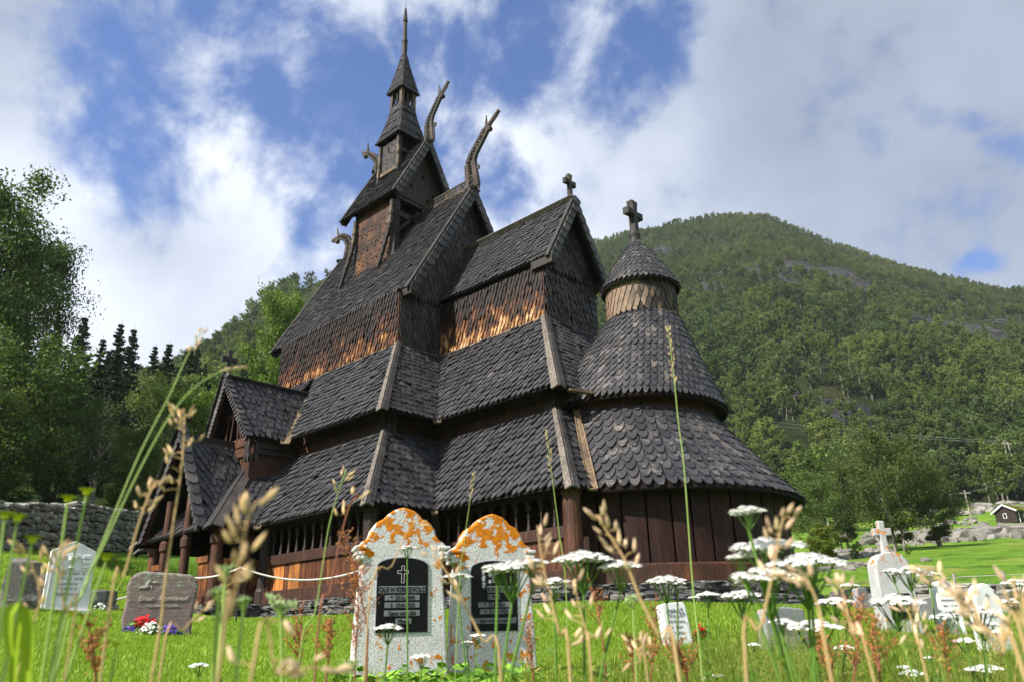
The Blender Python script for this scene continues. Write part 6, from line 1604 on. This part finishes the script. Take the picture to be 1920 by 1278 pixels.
# grass stalks with spikelets
def stalk(path, D0, D1, rad, stem_m, spikes=(), seed_m='straw_seed', label='', name='grass_stalk', cat='grass stalk', group='tall grass stalks in the foreground', seed=1, side=()):
    """path: image points from low to high, D from D0 to D1; spikes: (t0, t1, count, length mm, width mm, spread mm)"""
    r = random.Random(seed); n = len(path); P = [PX(u, v, lerp(D0, D1, i/(n-1))) for i, (u, v) in enumerate(path)]
    f = root_of(P[0], r, .02); P = [f]+P if P[0].z > f.z+.02 else P
    # smooth the path
    Q = []
    for i in range(len(P)-1):
        a, b, c, d = P[max(i-1, 0)], P[i], P[i+1], P[min(i+2, len(P)-1)]
        for k in range(5):
            t = k/5; Q.append(.5*((2*b)+(c-a)*t+(2*a-5*b+4*c-d)*t*t+(3*b-a-3*c+d)*t*t*t))
    Q.append(P[-1]); L = len(Q)-1; e = empty(name, f); S, K = MB(), MB()
    S.tube(Q, [rad*.8/1000*(1-.62*i/L) for i in range(L+1)], 6)
    for (t0, t1, cnt, ln, wd, sp) in spikes:
        for i in range(cnt):
            t = lerp(t0, t1, (i+.5)/cnt); k = min(int(t*L), L-1); p = Q[k].lerp(Q[k+1], t*L-k); ax = (Q[k+1]-Q[k]).normalized()
            a = r.uniform(0, 6.28); o = (RGT*math.cos(a)+FH*math.sin(a)*.6+V(0, 0, r.uniform(-.2, .5))).normalized(); c = p+o*sp/1000*r.uniform(.3, 1.1)*(1-.5*(t-t0)/(t1-t0+.01))
            if sp > 3: S.tube([p, p.lerp(c, .6)+ax*.001, c], [.0005, .0004, .0003], 4, cap=False)
            oct_blob(K, c+(ax*.5+o*.6)*ln/2000, (ax+o*.7*(1 if sp > 2 else .3)+V(r.uniform(-.2, .2), r.uniform(-.2, .2), 0)), ln*.85/1000*r.uniform(.75, 1.15), wd*.62/1000*r.uniform(.8, 1.15))
    for m_, nm, mt in ((S, 'stem', stem_m), (K, 'seed_head', seed_m)):
        if m_.v: m_.v = [tuple(Vector(q)-f) for q in m_.v]; m_.build(nm, M[mt], e, smooth=(m_ is S), fix=False)
    return tag(e, label, cat, group)
stalk([(1318, 1275), (1300, 1110), (1283, 880), (1272, 790), (1263, 700), (1252, 612)], 1.15, 1.2, 1.6, 'stem_pale', [(.80, .99, 26, 9, 3, 2), ], label='tallest green stalk rising in front of the apse to the turret drum', seed=1)
stalk([(1062, 1120), (1050, 1010), (1040, 930), (1031, 860), (1026, 806)], 1.4, 1.4, 1.3, 'stem_pale', [(.72, .99, 20, 9, 3, 1.5)], label='thin pale stalk ending before the chancel gallery roof', seed=3)
stalk([(860, 1120), (870, 1020), (878, 960), (885, 915), (888, 884)], 1.5, 1.5, 1.1, 'stem_pale', [(.72, .99, 16, 8, 2.6, 1.2)], label='slender stalk beside the right tall gravestone', seed=4)
stalk([(100, 1275), (150, 1120), (205, 985), (262, 850), (318, 740), (352, 665), (382, 616)], .62, .70, 1.2, 'stem_pale', [(.86, .99, 16, 9, 2.5, 1.2)], 'pink_straw_seed', label='long pale green stalk leaning right, tip above the spruces', seed=5)
stalk([(96, 1275), (152, 1118), (200, 1010), (262, 880), (315, 785), (360, 730), (408, 698), (455, 688)], .60, .64, 1.1, 'stem_pale', [(.90, .995, 14, 8, 2.5, 1)], 'pink_straw_seed', label='long pale green stalk arching right over the porch cross', seed=6)
stalk([(284, 1278), (306, 1120), (322, 1000), (340, 880), (346, 800), (345, 765)], .62, .62, 1.5, 'stem_tan', [(.60, .98, 17, 13, 4.5, 12)], label='brown stalk with loose tan spikelets crossing the left porch gable', seed=7)
stalk([(200, 1180), (232, 1080), (262, 975), (285, 915), (298, 900)], .60, .62, 1.2, 'stem_tan', [(.62, .98, 15, 12, 4.5, 6)], label='tan grass spike left of the porch', seed=8)
stalk([(408, 1278), (432, 1160), (448, 1060), (462, 985), (480, 940)], .36, .36, 1.1, 'stem_tan', [(.50, .99, 15, 11.5, 5, 6)], label='big blurred tan spike in front of the porch corner', seed=9)
stalk([(595, 1200), (618, 1110), (638, 1010), (655, 950), (672, 925)], .8, .8, 1.4, 'stem_red', [(.72, .98, 7, 14, 5, 8)], label='reddish stalk with tan spikelets before the nave gallery', seed=10)
stalk([(560, 1250), (590, 1150), (605, 1060), (618, 980), (640, 905), (650, 880)], .95, .95, 1.3, 'stem_pale', [(.78, .98, 8, 12, 4, 7)], label='green stalk with few spikelets before the gallery eave', seed=12)
stalk([(700, 1130), (690, 1150), (735, 1060), (768, 990), (800, 985)][1:], .85, .85, 1.1, 'stem_tan', [(.8, .98, 5, 10, 3.5, 5)], label='straw stalk crossing the left tall gravestone', seed=13)
stalk([(940, 1278), (905, 1200), (870, 1130), (830, 1060), (812, 1040)], .7, .7, 1.7, 'stem_tan', [(.55, .98, 10, 13, 5, 10)], 'pink_straw_seed', label='straw stalk leaning left between the tall gravestones', seed=14)
stalk([(1275, 1278), (1240, 1200), (1200, 1120), (1172, 1050), (1135, 990), (1120, 965)], .55, .55, 1.8, 'stem_tan', [(.62, .98, 16, 13, 5, 9)], 'pink_straw_seed', label='thick straw stalk leaning left before the chancel corner', seed=15)
stalk([(1070, 1278), (1050, 1190), (1030, 1110), (1015, 1040), (1008, 985)], .6, .6, 1.6, 'stem_tan', [(.45, .98, 16, 13, 4.5, 12)], 'pink_straw_seed', label='straw coloured panicle right of the right tall gravestone', seed=16)
stalk([(1110, 1278), (1105, 1210), (1085, 1130), (1078, 1085)], .6, .6, 1.2, 'stem_tan', [(.3, .98, 14, 12, 4.5, 12)], 'pink_straw_seed', label='low straw panicle at the bottom centre right', seed=17)
stalk([(1400, 1278), (1425, 1180), (1448, 1080), (1462, 1000), (1470, 965)], .5, .5, 1.5, 'stem_tan', [(.62, .98, 12, 12, 5, 8)], 'pink_straw_seed', label='straw stalk with blurred tan spikelets amid the largest yarrow clump', seed=18)
stalk([(1560, 1278), (1545, 1180), (1525, 1110), (1500, 1080), (1455, 1075)], .5, .5, 1.3, 'stem_tan', [(.6, .98, 10, 13, 5, 6)], 'pink_straw_seed', label='straw stalk bending left under the largest yarrow clump', seed=19)
stalk([(1640, 1278), (1600, 1190), (1580, 1110), (1560, 1085)], .6, .6, 1.2, 'stem_tan', [(.4, .98, 12, 12, 4.5, 9)], 'pink_straw_seed', label='straw panicle left of the low stone wall', seed=20)
stalk([(1935, 1260), (1880, 1205), (1830, 1160), (1780, 1110), (1745, 1075), (1722, 1075)], .55, .55, 1.5, 'stem_tan', [(.40, .98, 18, 11, 4, 9)], 'pink_straw_seed', label='long straw panicle leaning left before the cross stone', seed=21)
stalk([(1925, 1278), (1880, 1230), (1840, 1170), (1818, 1118), (1800, 1118)], .5, .5, 1.6, 'stem_tan', [(.45, .98, 14, 12, 4.5, 9)], 'pink_straw_seed', label='heavy straw panicle at the bottom right before the white gravestones', seed=22)
stalk([(1960, 1240), (1925, 1180), (1905, 1130), (1900, 1080)], .5, .5, 1.3, 'stem_tan', [(.5, .98, 9, 12, 4.5, 9)], 'pink_straw_seed', label='straw panicle cut by the right edge', seed=23)
stalk([(1740, 1278), (1722, 1210), (1705, 1150), (1700, 1140)], .7, .7, 1.2, 'stem_tan', [(.3, .98, 12, 11, 4, 12)], 'pink_straw_seed', label='small straw panicle below the cross stone', seed=24)
stalk([(1215, 1278), (1200, 1240), (1195, 1215), (1190, 1195)], .7, .7, 1.1, 'stem_tan', [(.2, .98, 12, 12, 4.5, 12)], 'pink_straw_seed', label='short straw panicle at the bottom centre', seed=25)
stalk([(470, 1278), (520, 1265), (560, 1255), (600, 1252), (650, 1262)], .40, .40, 1.0, 'stem_tan', [(.1, .98, 12, 11, 5, 8)], 'pink_straw_seed', label='blurred straw spikelets along the bottom edge left of the tall gravestones', seed=26)
stalk([(160, 1278), (300, 1262), (345, 1180), (395, 1130), (440, 1085)][1:], .7, .7, 1.4, 'stem_tan', [(.55, .98, 10, 11, 4, 9)], 'pink_straw_seed', label='straw stalk bending over the lawn right of the brown gravestone', seed=27)
stalk([(30, 1278), (55, 1190), (75, 1120), (60, 1060), (40, 1020)], .6, .6, 1.2, 'stem_tan', [(.5, .98, 10, 12, 4.5, 8)], label='tan stalk before the white marble gravestone at the left', seed=28)
stalk([(130, 1220), (122, 1150), (112, 1085), (105, 1045), (118, 1030)], .6, .6, 1.0, 'stem_tan', [(.6, .98, 9, 12, 4.5, 6)], label='tan spikelets crossing the top of the white marble gravestone', seed=29)
# sorrel: reddish branched seed stems
def sorrel(base, tip, D, w_, n, label, seed):
    r = random.Random(seed); p1 = PX(*tip, D); p0 = PX(*base, D); f = root_of(p0, r, .02); e = empty('sorrel_plant', f); S, K = MB(), MB(); top = p1; a0 = f
    S.tube([a0, p0, p0.lerp(p1, .5)+V(.004, 0, 0), p1], [.0016, .0013, .001, .0006], 5); W = px_size(w_, D); H = (p1-p0).length
    for i in range(n):
        t = r.uniform(.12, .95); c = p0.lerp(p1, t); l = W*.5*(1.1-t)*r.uniform(.5, 1.1)+.004; a = r.uniform(0, 6.28); d = V(math.cos(a), math.sin(a), 1.2).normalized(); q = c+d*l*1.5
        S.tube([c, q], [.0006, .0003], 4, cap=False); m = int(4+l*260)
        for k in range(min(m, 22)):
            s = c.lerp(q, (k+.5)/m if m <= 22 else r.random()); o = V(r.gauss(0, 1), r.gauss(0, 1), r.gauss(0, 1))*.0022; oct_blob(K, s+o, o, .0034*r.uniform(.7, 1.3), .0024)
    for m_, nm, mt in ((S, 'stem', 'stem_red'), (K, 'seed_head', 'sorrel_seed')):
        m_.v = [tuple(Vector(q)-f) for q in m_.v]; m_.build(nm, M[mt], e, fix=False)
    return tag(e, label, 'sorrel', 'reddish sorrel among the grasses')
sorrel((690, 1180), (642, 985), 1.1, 90, 26, 'tallest rusty sorrel beside the left tall gravestone', 1)
sorrel((665, 1250), (672, 1060), 1.2, 70, 20, 'rusty sorrel leaning on the left tall gravestone', 2)
sorrel((560, 1270), (565, 1130), 1.1, 70, 20, 'rusty sorrel in the lawn left of the tall gravestones', 3)
sorrel((610, 1278), (620, 1160), 1.0, 60, 18, 'low rusty sorrel at the foot of the left tall gravestone', 4)
sorrel((1130, 1200), (1105, 1080), 1.3, 60, 16, 'sorrel beneath the two large yarrow heads', 5)
sorrel((1220, 1270), (1230, 1110), 1.2, 60, 20, 'sorrel before the stone footing of the apse', 6)
sorrel((1290, 1278), (1265, 1200), .95, 80, 20, 'sorrel at the foot of the small white gravestone', 7)
sorrel((1600, 1278), (1610, 1110), 1.1, 80, 24, 'tall red sorrel before the low stone wall', 8)
sorrel((1650, 1278), (1632, 1150), 1.0, 80, 22, 'red sorrel left of the cross stone', 9)
sorrel((1560, 1278), (1545, 1190), 1.0, 70, 18, 'low red sorrel right of the scarlet flowers', 10)
sorrel((1190, 1278), (1180, 1190), 1.1, 70, 18, 'low sorrel at the bottom centre right', 11)
sorrel((1780, 1278), (1765, 1170), 1.2, 70, 18, 'sorrel below the orange flowers', 12)
sorrel((1000, 1278), (985, 1150), 1.2, 60, 16, 'sorrel right of the right tall gravestone', 13)
sorrel((180, 1278), (165, 1165), .8, 100, 16, 'sparse brownish sorrel in the lawn at the left', 14)
# green yarrow buds and small yellow flowers
def budded(u, v, D, w_, label, seed, stems=((0, 0),), m='bud', stem='stem_pale', name='budding_plant', cat='budding plant', leafy=True):
    r = random.Random(seed); p = PX(u, v, D); f = root_of(p, r, .03); e = empty(name, f); S, K, L = MB(), MB(), MB(); W = px_size(w_, D)
    for dx, dy in stems:
        q = p+RGT*px_size(dx, D)-UPV*px_size(dy, D); nk = q-V(0, 0, W*.5); S.tube([f, f.lerp(nk, .5), nk], [.0022, .0018, .0012], 5)
        for i in range(8):
            a = 2.4*i; t = q+V(math.cos(a), math.sin(a), 0)*W*.34*(i/8)**.5+V(0, 0, r.uniform(-.12, .08)*W); S.tube([nk, t], [.0009, .0006], 4, cap=False)
            for k in range(9): o = V(r.gauss(0, 1), r.gauss(0, 1), r.gauss(0, .7))*W*.075; oct_blob(K, t+o, V(0, 0, 1)+o, W*.09, W*.08)
        if leafy:
            for k in range(6): a = 2.4*k; feather_leaf(L, f.lerp(nk, .2+.12*k), V(math.cos(a), math.sin(a), .8), .05)
    for m_, nm, mt in ((S, 'stem', stem), (K, 'flower_head', m), (L, 'leaves', 'leaf_green')):
        if m_.v: m_.v = [tuple(Vector(q)-f) for q in m_.v]; m_.build(nm, M[mt], e, fix=False)
    return tag(e, label, cat)
budded(425, 1062, .62, 40, 'tall pale green budding yarrow before the porch post', 1, ((0, 0), (-12, 40), (30, 55), (-5, 80)))
budded(530, 1125, .66, 66, 'dense pale green budding head over the lawn, middle left', 2)
budded(1185, 1120, .9, 40, 'pale green budding head before the apse footing', 3)
budded(660, 1240, .9, 36, 'pale green budding head at the foot of the left tall gravestone', 4)
def yellow(u, v, D, label, seed, extra=()):
    r = random.Random(seed); p = PX(u, v, D); f = root_of(p, r, .03); e = empty('yellow_flower', f); S, K = MB(), MB(); fork = f.lerp(p, .6)
    for q in [p]+[PX(a, b, D) for a, b in extra]:
        S.tube([f, fork, fork.lerp(q, .6)+V(0, 0, .004), q-V(0, 0, .003)], [.0018, .0014, .001, .0008], 5)
        for k in range(9): a = 2*math.pi*k/9; d = V(math.cos(a), math.sin(a), .45); s = V(-math.sin(a), math.cos(a), 0); K.add([q, q+d*.0035+s*.0022, q+d*.006, q+d*.0035-s*.0022], [(0, 1, 2, 3)])
        oct_blob(K, q, V(0, 0, 1), .005, .006)
    for m_, nm, mt in ((S, 'stem', 'stem_pale'), (K, 'flower_head', 'yellow_bud')): m_.v = [tuple(Vector(q)-f) for q in m_.v]; m_.build(nm, M[mt], e, fix=False)
    return tag(e, label, 'flower', 'small yellow flowers at the left')
yellow(128, 936, .62, 'branched yellow flower rising before the stone wall', 1, ((163, 922), (200, 1045)))
yellow(10, 967, .58, 'branched yellow flower at the left edge', 2, ((33, 971), (61, 1012)))
yellow(218, 1208, .8, 'single yellow flower low in the lawn', 3); yellow(133, 1150, .8, 'yellow flower below the white marble gravestone', 4, ((158, 1160),))
# broad folded blade at the left
e = empty('broad_grass_leaf', V(0, 0, 0)); mb = MB()
def ribbon(mb, path, D, w0, w1):
    P = [PX(u, v, D) for u, v in path]; f = V(P[0].x, P[0].y, G(P[0].x, P[0].y)); P = [f]+P; n = len(P); o = len(mb.v)
    for i, p in enumerate(P):
        w_ = lerp(w0, w1, (i/(n-1))**2)/2000; s = (RGT+FH*.3).normalized()*w_; mid = FH*w_*.35; mb.v += [tuple(p-s), tuple(p+mid), tuple(p+s)]
    for i in range(n-1): mb.f += [(o+3*i, o+3*i+1, o+3*i+4, o+3*i+3), (o+3*i+1, o+3*i+2, o+3*i+5, o+3*i+4)]
ribbon(mb, [(46, 1278), (50, 1230), (52, 1180), (44, 1138), (28, 1130), (16, 1150), (15, 1190), (20, 1230)], .5, 6, 3.5); ribbon(mb, [(24, 1278), (26, 1230), (34, 1170), (46, 1140), (44, 1180), (34, 1215)], .52, 4, 2)
mb.build('blades', M['broad_blade'], e, fix=False); tag(e, 'broad yellow green folded grass leaf in the bottom left corner', 'grass leaf')
# lush ground leaves at the foot of the tall stones
lush = MB(); r = random.Random(12)
for i in range(1100):
    az = r.uniform(hdir(620)[0], hdir(1010)[0]); D = r.uniform(2.6, 4.9); x, y = from_polar(az, D); z = G(x, y)+r.uniform(.0, .10); c = V(x, y, z); a = r.uniform(0, 6.28); s = r.uniform(.018, .04); n = V(r.uniform(-.6, .6), r.uniform(-.6, .6), 1).normalized(); t1 = n.orthogonal().normalized(); t2 = n.cross(t1)
    d = t1*math.cos(a)+t2*math.sin(a); w_ = n.cross(d); lush.add([c-d*s, c-d*s*.3+w_*s*.8, c+d*s*.4+w_*s*.75, c+d*s*.9+w_*s*.3, c+d*s*.8, c+d*s*.9-w_*s*.3, c+d*s*.4-w_*s*.75, c-d*s*.3-w_*s*.8], [(0, 1, 2, 3, 4, 5, 6, 7)])
o = lush.build('ground_cover', M['lush_leaf'], fix=False); tag(o, kind='stuff'); o['label'] = 'bright green leaves round the tall gravestones'

# ------------------------------------------------------------------ air: the far slopes fade a little
mh = bpy.data.materials.new('haze'); mh.use_nodes = True; w = NT(mh.node_tree); w.n.clear(); ho = w.node('ShaderNodeOutputMaterial'); pv = w.node('ShaderNodeVolumePrincipled')
pv.inputs['Color'].default_value = (.86, .92, 1, 1); pv.inputs['Density'].default_value = .00016; pv.inputs['Anisotropy'].default_value = .2; w.l.new(pv.outputs[0], ho.inputs['Volume'])
mb = MB(); mb.box((0, 0, 200), (2300, 2300, 600)); hz = mb.build('haze', mh); tag(hz, kind='stuff'); hz['label'] = 'thin air haze over the valley'
